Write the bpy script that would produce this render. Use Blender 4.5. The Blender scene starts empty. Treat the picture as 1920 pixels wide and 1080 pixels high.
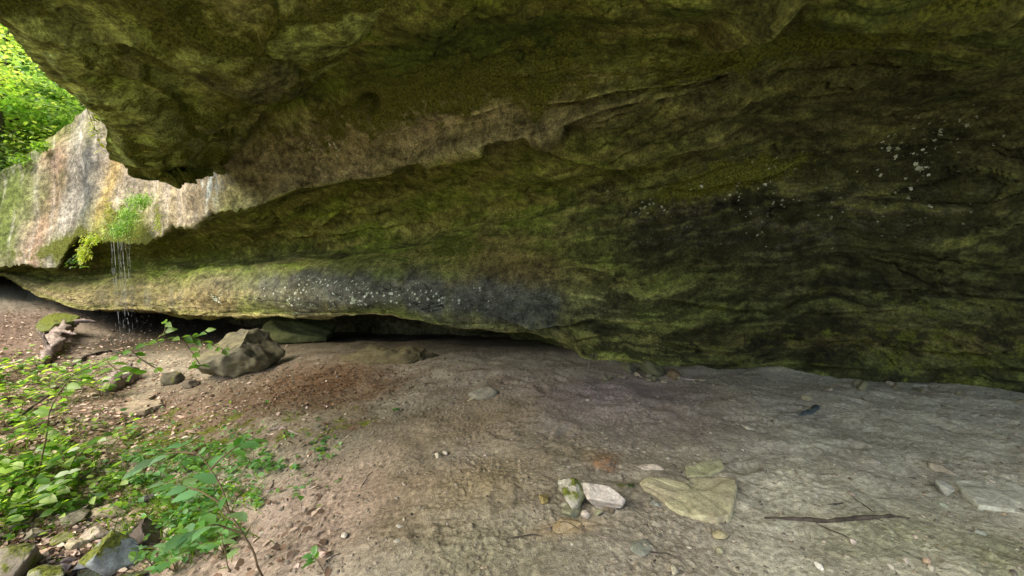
import bpy, math, random
import numpy as np
from mathutils import Vector, Matrix, Euler
R = math.radians
scene = bpy.context.scene
COL = scene.collection
# ------------------------------------------------------------------ camera
EYE = np.array([0.0, 0.0, 1.5]); F = 760.0; PITCH = R(4.5)
FWD = np.array([0, math.cos(PITCH), -math.sin(PITCH)]); UP = np.array([0, math.sin(PITCH), math.cos(PITCH)]); RT = np.array([1.0, 0, 0])
cd = bpy.data.cameras.new('camera'); cam = bpy.data.objects.new('camera', cd); COL.objects.link(cam)
cam.location = EYE; cam.rotation_euler = (R(90) - PITCH, 0, 0)
cd.sensor_width = 36; cd.lens = 36 * F / 1920; cd.clip_start = 0.05; cd.clip_end = 500
scene.camera = cam
# ------------------------------------------------------------------ light
SUN_EL, SUN_AZ = R(52), R(-128)          # azimuth measured from +Y (camera heading) clockwise
w = bpy.data.worlds.new('World'); scene.world = w; w.use_nodes = True
nt = w.node_tree; bg = nt.nodes['Background']
sky = nt.nodes.new('ShaderNodeTexSky'); sky.sky_type = 'NISHITA'; sky.sun_disc = False
sky.sun_elevation = SUN_EL; sky.sun_rotation = SUN_AZ; sky.dust_density = 3.0; sky.air_density = 1.0; sky.ozone_density = 0.5
nt.links.new(sky.outputs[0], bg.inputs[0]); bg.inputs[1].default_value = 0.12
sl = bpy.data.lights.new('sun', 'SUN'); sl.energy = 2.6; sl.angle = R(50); sl.color = (1, 0.90, 0.72)
so = bpy.data.objects.new('sun', sl); COL.objects.link(so)
sd = Vector((math.sin(SUN_AZ) * math.cos(SUN_EL), math.cos(SUN_AZ) * math.cos(SUN_EL), math.sin(SUN_EL)))
so.rotation_euler = sd.to_track_quat('Z', 'Y').to_euler()
scene.view_settings.view_transform = 'Standard'; scene.view_settings.look = 'None'
scene.view_settings.exposure = 1.65; scene.view_settings.gamma = 1.0
scene.cycles.max_bounces = 7; scene.cycles.diffuse_bounces = 5; scene.cycles.use_denoising = True
scene.cycles.transparent_max_bounces = 8; scene.cycles.caustics_reflective = False

# ------------------------------------------------------------------ maths
def P(px, py, d):
    px = np.asarray(px, float); py = np.asarray(py, float); d = np.asarray(d, float)
    r = FWD + ((px - 960) / F)[..., None] * RT + ((540 - py) / F)[..., None] * UP
    return EYE + d[..., None] * r
def proj(p):
    q = p - EYE; d = np.maximum(q @ FWD, 1e-3)
    return 960 + F * (q @ RT) / d, 540 - F * (q @ UP) / d, q @ FWD
def sm(a, b, x):
    t = np.clip((x - a) / (b - a), 0, 1); return t * t * (3 - 2 * t)
GRD = np.array([[1,1,0],[-1,1,0],[1,-1,0],[-1,-1,0],[1,0,1],[-1,0,1],[1,0,-1],[-1,0,-1],[0,1,1],[0,-1,1],[0,1,-1],[0,-1,-1],[1,1,0],[0,-1,1],[-1,1,0],[0,-1,-1]], np.float32)
def noise(p, seed=0):
    p = np.asarray(p, np.float32); i = np.floor(p).astype(np.int64); f = p - i
    u = f * f * f * (f * (f * 6 - 15) + 10); out = 0
    for cx in (0, 1):
        for cy in (0, 1):
            for cz in (0, 1):
                h = ((i[..., 0] + cx) * 73856093) ^ ((i[..., 1] + cy) * 19349663) ^ ((i[..., 2] + cz) * 83492791) ^ (seed * 2654435761)
                h = (h & 0xffffffff); h = ((h ^ (h >> 15)) * 2246822519) & 0xffffffff; h = ((h ^ (h >> 13)) * 3266489917) & 0xffffffff; h = (h ^ (h >> 16)) & 15
                g = GRD[h]
                d = g[..., 0] * (f[..., 0] - cx) + g[..., 1] * (f[..., 1] - cy) + g[..., 2] * (f[..., 2] - cz)
                out = out + d * (u[..., 0] if cx else 1 - u[..., 0]) * (u[..., 1] if cy else 1 - u[..., 1]) * (u[..., 2] if cz else 1 - u[..., 2])
    return out
def fbm(p, oct=4, seed=0, gain=0.5, ridge=False):
    p = np.asarray(p, np.float32); s = 0; a = 1.0; t = 0
    for k in range(oct):
        n = noise(p, seed + k * 17)
        if ridge: n = 0.5 - np.abs(n) * 2
        s = s + a * n; t += a; a *= gain; p = p * 2.03 + 7.1
    return s / t * (1.6 if not ridge else 1)
def worley(p, seed=0):
    p = np.asarray(p, np.float32); i = np.floor(p).astype(np.int64)
    f1 = np.full(p.shape[:-1], 9.0, np.float32); f2 = f1.copy(); idv = np.zeros_like(f1)
    for cx in (-1, 0, 1):
        for cy in (-1, 0, 1):
            for cz in (-1, 0, 1):
                c = i + np.array([cx, cy, cz])
                h = (c[..., 0] * 73856093) ^ (c[..., 1] * 19349663) ^ (c[..., 2] * 83492791) ^ (seed * 2654435761)
                h = h & 0xffffffff; h = ((h ^ (h >> 15)) * 2246822519) & 0xffffffff; h = ((h ^ (h >> 13)) * 3266489917) & 0xffffffff
                o = np.stack([(h & 1023) / 1023., ((h >> 10) & 1023) / 1023., ((h >> 20) & 1023) / 1023.], -1)
                d = np.sqrt(((c + o - p) ** 2).sum(-1)); v = ((h >> 5) & 255) / 255.
                m = d < f1; f2 = np.where(m, f1, np.minimum(f2, d)); idv = np.where(m, v, idv); f1 = np.where(m, d, f1)
    return f1, f2, idv
def pchip(x, y, xi):
    x = np.asarray(x, float); y = np.asarray(y, float); h = np.diff(x); dl = np.diff(y) / h
    m = np.zeros_like(y); m[0] = dl[0]; m[-1] = dl[-1]
    for k in range(1, len(x) - 1):
        if dl[k-1] * dl[k] > 0:
            w1 = 2*h[k] + h[k-1]; w2 = h[k] + 2*h[k-1]; m[k] = (w1 + w2) / (w1/dl[k-1] + w2/dl[k])
    xi = np.clip(xi, x[0], x[-1]); k = np.clip(np.searchsorted(x, xi) - 1, 0, len(x) - 2)
    t = (xi - x[k]) / h[k]
    return (2*t**3-3*t**2+1)*y[k] + (t**3-2*t**2+t)*h[k]*m[k] + (-2*t**3+3*t**2)*y[k+1] + (t**3-t**2)*h[k]*m[k+1]

# ------------------------------------------------------------------ mesh helpers
def tag(o, label=None, cat=None, group=None, kind=None):
    if label: o['label'] = label
    if cat: o['category'] = cat
    if group: o['group'] = group
    if kind: o['kind'] = kind
    return o
def mesh_np(name, V, Fc, mat, parent=None, smooth=True, cols=None, masks=None):
    V = np.asarray(V, np.float32).reshape(-1, 3); Fc = np.asarray(Fc, np.int32); n = Fc.shape[1]
    me = bpy.data.meshes.new(name)
    me.vertices.add(len(V)); me.vertices.foreach_set('co', V.ravel())
    me.loops.add(Fc.size); me.loops.foreach_set('vertex_index', Fc.ravel())
    me.polygons.add(len(Fc)); me.polygons.foreach_set('loop_start', np.arange(0, Fc.size, n, dtype=np.int32))
    me.update(calc_edges=True)
    if smooth: me.polygons.foreach_set('use_smooth', np.ones(len(Fc), bool))
    for nm, c in (('Col', cols), ('Mask', masks)):
        if c is not None:
            a = me.color_attributes.new(nm, 'FLOAT_COLOR', 'POINT')
            c4 = np.ones((len(V), 4), np.float32); c4[:, :3] = np.clip(np.asarray(c).reshape(-1, 3), 0, 1); a.data.foreach_set('color', c4.ravel())
    me.validate(); me.materials.append(mat)
    o = bpy.data.objects.new(name, me); COL.objects.link(o)
    if parent: o.parent = parent
    return o
def grid_faces(nr, nc, wrap=False):
    i = np.arange(nr - 1)[:, None] * nc; j = np.arange(nc if wrap else nc - 1)[None, :]; j2 = (j + 1) % nc
    return np.stack([i + j, i + j2, i + nc + j2, i + nc + j], -1).reshape(-1, 4)
def grid_normals(G):
    du = np.gradient(G, axis=1); dv = np.gradient(G, axis=0); n = np.cross(du, dv)
    return n / np.maximum(np.linalg.norm(n, axis=-1, keepdims=True), 1e-9)

# ------------------------------------------------------------------ materials
def newmat(name):
    m = bpy.data.materials.new(name); m.use_nodes = True; nt = m.node_tree
    return m, nt, nt.nodes['Principled BSDF'], nt.nodes.new, nt.links.new
def mth(nt, op, a, b=None, clamp=False):
    n = nt.nodes.new('ShaderNodeMath'); n.operation = op; n.use_clamp = clamp
    for i, v in enumerate((a, b)):
        if v is None: continue
        if isinstance(v, (int, float)): n.inputs[i].default_value = v
        else: nt.links.new(v, n.inputs[i])
    return n.outputs[0]
def mixc(nt, fac, a, b, mode='MIX'):
    n = nt.nodes.new('ShaderNodeMix'); n.data_type = 'RGBA'; n.blend_type = mode; n.clamp_factor = True
    for s, v in ((n.inputs[0], fac), (n.inputs[6], a), (n.inputs[7], b)):
        if isinstance(v, (int, float)): s.default_value = v
        elif isinstance(v, tuple): s.default_value = (*v, 1)
        else: nt.links.new(v, s)
    return n.outputs[2]
def tex(nt, kind, scale, detail=4, rough=0.55, vec=None, **k):
    n = nt.nodes.new('ShaderNodeTex' + kind); n.inputs['Scale'].default_value = scale
    if kind == 'Noise': n.inputs['Detail'].default_value = detail; n.inputs['Roughness'].default_value = rough
    for a, b in k.items(): setattr(n, a, b)
    if vec is not None: nt.links.new(vec, n.inputs['Vector'])
    return n
def ramp(nt, f, lo, hi):
    n = nt.nodes.new('ShaderNodeMapRange'); n.interpolation_type = 'SMOOTHSTEP'; nt.links.new(f, n.inputs[0])
    n.inputs[1].default_value = lo; n.inputs[2].default_value = hi; return n.outputs[0]
def surf_mat(name, bump=0.02, scales=(9, 55), rough=0.9, speck=False, contrast=0.5, spec=0.25):
    """Col attribute x fine mottling; Mask: R = lichen specks, G = moss, B = wet"""
    m, nt, b, N, L = newmat(name)
    geo = N('ShaderNodeNewGeometry'); pos = geo.outputs['Position']
    ca = N('ShaderNodeVertexColor'); ca.layer_name = 'Col'; ma = N('ShaderNodeVertexColor'); ma.layer_name = 'Mask'
    sep = N('ShaderNodeSeparateColor'); L(ma.outputs[0], sep.inputs[0])
    n1 = tex(nt, 'Noise', scales[0], 8, 0.65, pos); n2 = tex(nt, 'Noise', scales[1], 6, 0.7, pos)
    f1 = mth(nt, 'MULTIPLY_ADD', ramp(nt, n1.outputs[0], 0.3, 0.7), contrast); f1.node.inputs[2].default_value = 1 - contrast / 2
    f2 = mth(nt, 'MULTIPLY_ADD', ramp(nt, n2.outputs[0], 0.3, 0.7), contrast * 1.1); f2.node.inputs[2].default_value = 1 - contrast * 0.55
    g = mth(nt, 'MULTIPLY', f1, f2)
    cmb = N('ShaderNodeCombineColor'); [L(g, cmb.inputs[k]) for k in range(3)]
    c = mixc(nt, 1.0, ca.outputs[0], cmb.outputs[0], 'MULTIPLY')
    # moss
    n3 = tex(nt, 'Noise', 5.5, 9, 0.72, pos)
    mf = ramp(nt, mth(nt, 'ADD', n3.outputs[0], mth(nt, 'MULTIPLY', sep.outputs[1], 0.55)), 0.68, 0.82)
    mf = mth(nt, 'MULTIPLY', mf, ramp(nt, sep.outputs[1], 0.02, 0.25))
    n4 = tex(nt, 'Noise', 40, 4, 0.7, pos)
    mcol = mixc(nt, ramp(nt, n4.outputs[0], .3, .7), (0.022, 0.034, 0.004), (0.19, 0.21, 0.030))
    c = mixc(nt, mf, c, mcol)
    bsrc = mth(nt, 'ADD', n2.outputs[0], mth(nt, 'MULTIPLY', n1.outputs[0], 2.0))
    if speck:
        wv = N('ShaderNodeVectorMath'); wv.operation = 'MULTIPLY_ADD'; L(n4.outputs['Color'], wv.inputs[0]); wv.inputs[1].default_value = (.06, .06, .06); L(pos, wv.inputs[2])
        v = tex(nt, 'Voronoi', 20, vec=wv.outputs[0]); vb = tex(nt, 'Voronoi', 46, vec=wv.outputs[0])
        nz = tex(nt, 'Noise', 2.2, 5, 0.7, pos)
        th = mth(nt, 'MULTIPLY', sep.outputs[0], ramp(nt, nz.outputs[0], 0.38, 0.60))
        rnd = N('ShaderNodeSeparateColor'); L(v.outputs['Color'], rnd.inputs[0])
        rad = mth(nt, 'MULTIPLY', mth(nt, 'MULTIPLY', th, 0.85), mth(nt, 'POWER', rnd.outputs[0], 2.8))
        s1 = mth(nt, 'LESS_THAN', v.outputs['Distance'], rad)
        rb = N('ShaderNodeSeparateColor'); L(vb.outputs['Color'], rb.inputs[0])
        s2 = mth(nt, 'LESS_THAN', vb.outputs['Distance'], mth(nt, 'MULTIPLY', mth(nt, 'MULTIPLY', th, .55), mth(nt, 'POWER', rb.outputs[0], 2.2)))
        c = mixc(nt, mth(nt, 'MULTIPLY', s2, .75), c, (0.24, 0.27, 0.14))
        sc_ = mixc(nt, rnd.outputs[1], (0.33, 0.40, 0.25), (0.75, 0.8, 0.72))
        c = mixc(nt, mth(nt, 'MULTIPLY', s1, mth(nt, 'MULTIPLY', sep.outputs[0], 1.1, True)), c, sc_)
    L(c, b.inputs['Base Color'])
    rr = N('ShaderNodeMapRange'); L(sep.outputs[2], rr.inputs[0]); rr.inputs[3].default_value = rough; rr.inputs[4].default_value = 0.3
    L(rr.outputs[0], b.inputs['Roughness']); b.inputs['Specular IOR Level'].default_value = spec
    bp = N('ShaderNodeBump'); bp.inputs['Strength'].default_value = 1.0; bp.inputs['Distance'].default_value = bump
    L(bsrc, bp.inputs['Height']); L(bp.outputs[0], b.inputs['Normal'])
    return m
def plain_mat(name, c1, c2, scale=8, rough=0.8, bump=0.01, spec=0.3, stretch=None):
    m, nt, b, N, L = newmat(name)
    tc = N('ShaderNodeTexCoord'); v = tc.outputs['Object']
    if stretch:
        mp = N('ShaderNodeMapping'); L(v, mp.inputs[0]); mp.inputs[3].default_value = stretch; v = mp.outputs[0]
    n = tex(nt, 'Noise', scale, 7, 0.65, v)
    L(mixc(nt, ramp(nt, n.outputs[0], 0.35, 0.65), c1, c2), b.inputs['Base Color'])
    b.inputs['Roughness'].default_value = rough; b.inputs['Specular IOR Level'].default_value = spec
    bp = N('ShaderNodeBump'); bp.inputs['Distance'].default_value = bump; L(n.outputs[0], bp.inputs['Height']); L(bp.outputs[0], b.inputs['Normal'])
    return m
def leaf_mat(name, trans=0.45, rough=0.4, spec=0.4):
    m, nt, b, N, L = newmat(name)
    ca = N('ShaderNodeVertexColor'); ca.layer_name = 'Col'
    L(ca.outputs[0], b.inputs['Base Color']); b.inputs['Roughness'].default_value = rough; b.inputs['Specular IOR Level'].default_value = spec
    t = N('ShaderNodeBsdfTranslucent'); L(mixc(nt, 1.0, ca.outputs[0], (1.5, 1.6, 0.55), 'MULTIPLY'), t.inputs[0])
    mx = N('ShaderNodeMixShader'); mx.inputs[0].default_value = trans
    L(b.outputs[0], mx.inputs[1]); L(t.outputs[0], mx.inputs[2]); L(mx.outputs[0], nt.nodes['Material Output'].inputs[0])
    return m
M_ROCK = surf_mat('mossy_sandstone', bump=0.03, speck=True, contrast=1.0, scales=(7, 38))
M_DIRT = surf_mat('sandy_soil', bump=0.006, scales=(34, 130), contrast=0.55, rough=0.95, spec=0.15)
M_STONE = surf_mat('loose_stone', bump=0.006, scales=(14, 70), contrast=0.4)
M_LEAF = leaf_mat('green_leaf', .55)
M_LITTER = leaf_mat('dead_leaf', 0.1, 0.7, 0.2)

# ================================================================== GROUND
ZC = [ # px, py, z below the eye
 (960,1080,-1.50),(700,1080,-1.60),(500,1080,-1.78),(350,1080,-2.02),(200,1080,-2.2),(0,1080,-2.2),(1300,1080,-1.49),(1600,1080,-1.47),(1920,1080,-1.44),
 (230,980,-2.22),(100,930,-2.12),(0,880,-2.0),(350,930,-2.02),(500,930,-1.86),(650,930,-1.68),(850,900,-1.53),(1100,930,-1.51),(1350,930,-1.5),(1600,930,-1.46),(1920,930,-1.42),
 (0,760,-1.85),(150,780,-1.98),(300,790,-2.05),(450,800,-1.9),(600,800,-1.74),(800,800,-1.56),(1000,800,-1.50),(1250,800,-1.49),(1500,790,-1.46),(1750,790,-1.46),
 (0,660,-1.6),(100,690,-1.8),(250,710,-1.98),(400,715,-1.9),(550,710,-1.75),(750,710,-1.60),(900,705,-1.50),(1100,710,-1.49),(1300,722,-1.50),(1600,725,-1.45),(1900,755,-1.45),
 (0,590,-1.35),(80,615,-1.65),(200,640,-2.0),(330,655,-2.02),(520,655,-1.85),(640,650,-1.68),(800,655,-1.60),(1000,670,-1.52),(-300,700,-1.6),(-300,1000,-1.9),(2400,900,-1.4)]
pts = []
for px, py, z in ZC:
    r = FWD + (px - 960) / F * RT + (540 - py) / F * UP; d = z / r[2]; q = EYE + d * r; pts.append((q[0], q[1], q[2]))
pts += [(0,11,-.55),(3,9,-.2),(-5,12,-.75),(-2.5,9.0,-.42),(-9,13,-.5),(-14,13.5,.25),(-20,16,2.0),(-28,20,6.0),(-22,8,1.0),(-28,2,1.5),(-13,3,-.3),(-10,-4,-.6),(0,-4,-.1),(5,-3,.1),(7,3,.1),(-3,-9,-.5),(-20,-10,1.0),(8,-8,.2),(0,1,0.),(0,-1,0.)]
pts = np.array(pts)
def tps(r2): return np.where(r2 > 1e-9, 0.5 * r2 * np.log(np.maximum(r2, 1e-9)), 0)
_A = np.zeros((len(pts) + 3,) * 2); _d = ((pts[:, None, :2] - pts[None, :, :2]) ** 2).sum(-1)
_A[:-3, :-3] = tps(_d) + np.eye(len(pts)) * 0.04; _A[:-3, -3] = 1; _A[:-3, -2:] = pts[:, :2]; _A[-3, :-3] = 1; _A[-2:, :-3] = pts[:, :2].T
_w = np.linalg.solve(_A, np.r_[pts[:, 2], 0, 0, 0])
_rp = np.random.default_rng(21)   # footprints trodden into the sand
PRINTS = [(_rp.uniform(-2.2, 6), _rp.uniform(1.6, 5.2), _rp.uniform(0, 3.14), _rp.uniform(.006, .020)) for _k in range(75)]
def H(x, y, fine=True):
    x = np.asarray(x, float); y = np.asarray(y, float); sh = x.shape; x = x.ravel(); y = y.ravel()
    cx = np.clip(x, -30, 12); cy = np.clip(y, -14, 22); z = np.full(x.shape, _w[-3]) + _w[-2] * cx + _w[-1] * cy
    for k in range(len(pts)):
        r2 = np.maximum((cx - pts[k, 0]) ** 2 + (cy - pts[k, 1]) ** 2, 1e-9); z += (0.5 * _w[k]) * r2 * np.log(r2)
    z = np.clip(z, -1.1, 8)
    p = np.stack([x, y, np.zeros_like(x)], -1)
    z += 0.05 * fbm(p * 0.9, 2, 3) + (0.020 * fbm(p * 2.6, 2, 11) if fine else 0)
    for fx, fy, fa, fd in PRINTS:
        k = np.nonzero((np.abs(x - fx) < .35) & (np.abs(y - fy) < .35))[0]
        if not len(k): continue
        u = (x[k] - fx) * math.cos(fa) + (y[k] - fy) * math.sin(fa); v = -(x[k] - fx) * math.sin(fa) + (y[k] - fy) * math.cos(fa); r2 = (u / .13) ** 2 + (v / .055) ** 2
        z[k] += fd * (-1.0 * np.exp(-r2 ** 1.5) + .45 * np.exp(-(np.sqrt(r2) - 1.5) ** 2 * 5))
    return z.reshape(sh)
def on_ground(px, py):
    d = np.arange(1.2, 16, 0.02); p = P(np.full_like(d, px), np.full_like(d, py), d); h = H(p[:, 0], p[:, 1])
    k = np.argmax(p[:, 2] < h); q = p[k].copy(); q[2] = h[k]; return q, d[k]
def build_ground():
    az = np.r_[np.linspace(-math.pi, R(-66), 90, endpoint=False), np.linspace(R(-66), R(66), 960, endpoint=False), np.linspace(R(66), math.pi, 90, endpoint=False)]
    rad = np.r_[0.02, np.geomspace(0.4, 1.4, 12, endpoint=False), np.geomspace(1.4, 3.2, 260, endpoint=False), np.geomspace(3.2, 11, 230, endpoint=False), np.geomspace(11, 150, 60)]
    A, Rd = np.meshgrid(az, rad); X = Rd * np.sin(A); Y = Rd * np.cos(A); Z = H(X, Y)
    p = np.stack([X, Y, Z], -1); p0 = p.copy(); p0[..., 2] = 0
    px, py, dd = proj(p)
    right = sm(500, 1100, px)
    lump = fbm(p0 * 9, 3, 31); fine = fbm(p0 * 26, 3, 41)
    f1, f2, _ = worley(p0 * np.array([11, 11, 1]), 5)
    pits = -np.clip(0.42 - f1, 0, 1) ** 1.2
    dens = sm(-0.1, 0.25, noise(p0 * 1.3, 77))
    crumb = np.clip(noise(p0 * 24, 91) - 0.12, 0, 1) + 0.6 * np.clip(noise(p0 * 47, 92) - 0.1, 0, 1)
    Z = Z + 0.016 * fbm(p0 * 5, 2, 30) * sm(-.1, .3, noise(p0 * 1.1, 95)) + 0.006 * lump + 0.003 * fine + 0.024 * crumb * sm(-.2, .3, noise(p0 * 2.1, 93)) + 0.050 * pits * dens * sm(-.1, .2, noise(p0 * 5, 94))
    p[..., 2] = Z
    # colours: grey trampled sand lightened to the right, pinkish silt on the left bank, brown soil with painted shade under the slab, rusty patch
    def blob(cx, cy, rx, ry, ang=0):
        a = R(ang); u = (px - cx) * math.cos(a) + (py - cy) * math.sin(a); v = -(px - cx) * math.sin(a) + (py - cy) * math.cos(a)
        n = 1 + 0.9 * nz; return np.exp(-((u / rx) ** 2 + (v / ry) ** 2) * n)
    nz = fbm(p0 * 2.2, 4, 55); n2 = fbm(p0 * 7, 4, 61); n3 = fbm(p0 * 30, 3, 67)
    c = np.zeros(p.shape); c[:] = (0.31, 0.278, 0.212)
    def mixin(col, wgt):
        nonlocal c
        wgt = np.clip(wgt, 0, 1)[..., None]; c = c * (1 - wgt) + np.array(col) * wgt
    mixin((0.45, 0.44, 0.345), sm(1250, 1500, px) * 0.9)  # greyer sand, painted paler to offset light falling off to the right
    mixin((0.31, 0.26, 0.225), blob(1150, 760, 260, 70))
    mixin((0.42, 0.33, 0.27), blob(560, 1010, 330, 75, -33) + blob(350, 1060, 300, 60, -30))
    mixin((0.29, 0.215, 0.15), blob(740, 900, 250, 90, -30) * 0.8)
    mixin((0.27, 0.215, 0.12), blob(900, 900, 150, 70, -20) * 0.8 + blob(900, 780, 150, 40, -20) * .6)
    mixin((0.23, 0.215, 0.13), blob(900, 1040, 160, 80) * 0.6)
    mixin((0.34, 0.29, 0.21), blob(860, 850, 120, 22, -8))
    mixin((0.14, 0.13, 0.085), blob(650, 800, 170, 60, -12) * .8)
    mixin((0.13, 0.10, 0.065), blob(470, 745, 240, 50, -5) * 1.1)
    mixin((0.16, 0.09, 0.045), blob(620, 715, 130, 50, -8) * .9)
    mixin((0.08, 0.066, 0.042), sm(682, 645, py) * sm(150, 260, px) * sm(1150, 1050, px))  # dark brown soil in the gap, with the shade below the lip painted in
    mixin((0.20, 0.14, 0.10), blob(330, 790, 190, 50, 5) * 1.1)
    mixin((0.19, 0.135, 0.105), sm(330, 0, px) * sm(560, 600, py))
    mixin((0.25, 0.26, 0.16), blob(1700, 1000, 150, 55) * .8 + blob(1880, 1050, 90, 50) * .8)
    mixin((0.26, 0.26, 0.21), blob(1830, 930, 120, 45) * .6 + blob(1640, 860, 120, 30) * .4)
    mixin((0.16, 0.155, 0.14), blob(1560, 800, 120, 30, 20) * .5)
    mixin((0.30, 0.18, 0.09), blob(1132, 862, 30, 14) * 1.0); mixin((0.42, 0.32, 0.19), blob(1065, 990, 55, 13, -8))
    mixin((0.30, 0.26, 0.17), blob(1100, 850, 40, 20) * .6)
    mixin((0.24, 0.19, 0.21), blob(1120, 735, 120, 28) * .5)
    c = c * (1 + 0.26 * nz + 0.18 * n2 + 0.38 * n3)[..., None] * (1 - 0.5 * np.clip(-pits, 0, .4))[..., None]
    ms = np.zeros(p.shape); ms[..., 1] = 0.55 * blob(330, 830, 260, 60) * sm(620, 300, px) + .35 * blob(600, 790, 200, 60) + .5 * blob(1150, 905, 30, 14)
    wet = blob(215, 650, 60, 16) * 1.2; c *= (1 - .6 * np.clip(wet, 0, 1))[..., None]; ms[..., 2] = np.clip(sm(0.12, 0.0, Z + 0.72) * 0.6 + wet, 0, 1)
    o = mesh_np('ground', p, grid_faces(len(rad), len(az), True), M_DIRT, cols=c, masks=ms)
    tag(o, kind='structure'); return o
build_ground()

# ================================================================== ROCK SHELTER
# contour lines of the rock: (px, py, distance along the view axis), turned into world points
C1 = [
 [(-700,520,12),(-200,420,12),(0,322,11),(80,268,10.8),(160,207,10.5),(250,150,10),(330,100,9),(420,0,6),(500,-600,2.0),(700,-1500,1.1),(1000,-1800,.9),(1500,-1500,.95),(1920,-1200,1.0),(2800,-900,1.05),(4500,-600,1.1)],
 [(-700,540,12),(-200,440,12),(0,340,10.9),(80,290,10.7),(160,230,10.4),(250,180,9.9),(330,150,8.8),(420,60,6),(500,-150,3.4),(700,-250,2.6),(1000,-250,2.5),(1500,-250,2.2),(1920,-250,1.9),(2800,-200,1.6),(4500,0,1.3)],
 [(-700,560,12),(-200,470,11.9),(0,360,10.8),(80,312,10.5),(160,255,10.2),(250,215,9.8),(330,200,8.8),(420,160,7.0),(500,60,4.9),(600,20,4.2),(700,0,3.9),(850,-10,3.7),(1100,-10,3.3),(1500,0,2.9),(1920,10,2.6),(2400,60,2.3),(2800,120,2.1),(4500,300,1.5)],
 [(-700,580,12),(-200,500,11.8),(0,392,10.7),(80,350,10.4),(160,305,10.05),(250,272,9.6),(330,270,8.8),(420,238,7.7),(500,175,6.6),(600,150,5.9),(700,130,5.2),(850,110,4.7),(1100,70,4.1),(1500,55,3.4),(1920,60,2.9),(2800,200,2.4),(4500,380,1.7)],
 [(-700,590,12),(-200,520,11.7),(0,450,10.5),(80,430,10.2),(160,395,9.8),(250,375,9.4),(330,358,8.8),(420,318,7.9),(500,295,7.4),(600,262,6.9),(700,240,6.3),(850,210,5.6),(1100,150,4.6),(1300,120,4.1),(1500,85,3.7),(1920,75,3.1),(2800,230,2.5),(4500,400,1.75)],
 [(-700,600,12),(-200,530,11.6),(0,500,10.3),(55,494,10.1),(105,503,10.0),(125,470,9.9),(150,446,9.8),(200,450,9.6),(270,456,9.3),(300,438,9.1),(330,420,8.9),(360,423,8.6),(400,396,8.1),(470,390,7.7),(540,360,7.4),(650,337,7.1),(720,328,6.8),(850,280,6.0),(960,262,5.5),(1060,232,5.0),(1180,208,4.6),(1300,170,4.25),(1500,115,3.9),(1920,90,3.2),(2800,250,2.5),(4500,410,1.75)],
 [(-700,605,12.3),(-200,535,12),(0,506,11.1),(55,501,11.2),(105,510,11.1),(125,480,11.0),(150,462,10.8),(200,470,10.5),(270,474,10.2),(330,438,9.8),(400,412,8.9),(470,404,8.6),(540,376,8.2),(650,352,7.8),(720,342,7.4),(850,292,6.4),(960,273,5.8),(1060,242,5.2),(1180,218,4.75),(1300,180,4.35),(1500,125,4.0),(1920,100,3.25),(2800,260,2.55),(4500,415,1.78)],
 [(-700,610,12.4),(-200,540,12.2),(0,509,11.3),(105,520,11.2),(200,502,11.0),(330,488,10.5),(480,474,10.1),(600,462,9.6),(720,447,8.9),(850,425,8.05),(1000,390,7.05),(1100,360,6.4),(1300,300,5.3),(1500,260,4.6),(1920,230,3.7),(2800,330,2.7),(4500,450,1.9)],
 [(-700,612,12.3),(-200,542,12.1),(0,511,11.2),(105,527,10.85),(200,521,10.45),(330,512,9.85),(480,503,9.0),(600,495,8.4),(720,487,7.8),(850,480,7.3),(1000,470,6.85),(1100,455,6.5),(1300,420,5.75),(1500,390,5.0),(1920,370,4.0),(2800,440,2.85),(4500,500,2.0)],
 [(-700,618,12.2),(-200,548,12),(0,513,11.1),(50,528,10.8),(105,547,10.4),(200,552,9.85),(330,556,9.3),(480,560,8.4),(600,561,7.8),(720,562,7.25),(850,567,6.85),(1000,575,6.45),(1100,582,6.2),(1300,565,5.75),(1500,545,5.2),(1920,520,4.25),(2800,560,3.0),(4500,600,2.1)],
 [(-700,625,12.2),(-200,560,12),(0,517,11.1),(50,541,10.7),(100,564,10.3),(150,580,10),(250,586,9.6),(400,592,9.0),(500,590,8.5),(640,592,7.9),(800,606,7.2),(950,626,6.8),(1040,638,6.55),(1075,655,6.4),(1110,678,6.1),(1150,692,5.95),(1300,703,5.55),(1500,712,5.1),(1700,716,4.7),(1920,742,4.3),(2800,850,3.1),(4500,1000,2.2)],
 [(-700,630,12.8),(-200,566,12.6),(0,521,13.2),(50,546,13.2),(100,568,13.0),(250,588,12.4),(400,592,12.2),(640,592,11.8),(800,607,10.8),(950,628,9.4),(1040,645,8.3),(1075,665,7.2),(1110,692,6.3),(1150,706,6.05),(1300,722,5.6),(1500,735,5.15),(1920,770,4.35),(2800,880,3.15),(4500,1040,2.25)],
 [(-700,700,13),(-200,680,12.8),(0,650,13.8),(100,668,13.6),(400,690,12.6),(640,690,12.2),(800,700,11.2),(950,710,9.8),(1040,720,8.6),(1110,745,6.4),(1150,765,6.1),(1500,800,5.2),(1920,860,4.4),(2800,1000,3.2),(4500,1300,2.3)],
]
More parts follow.
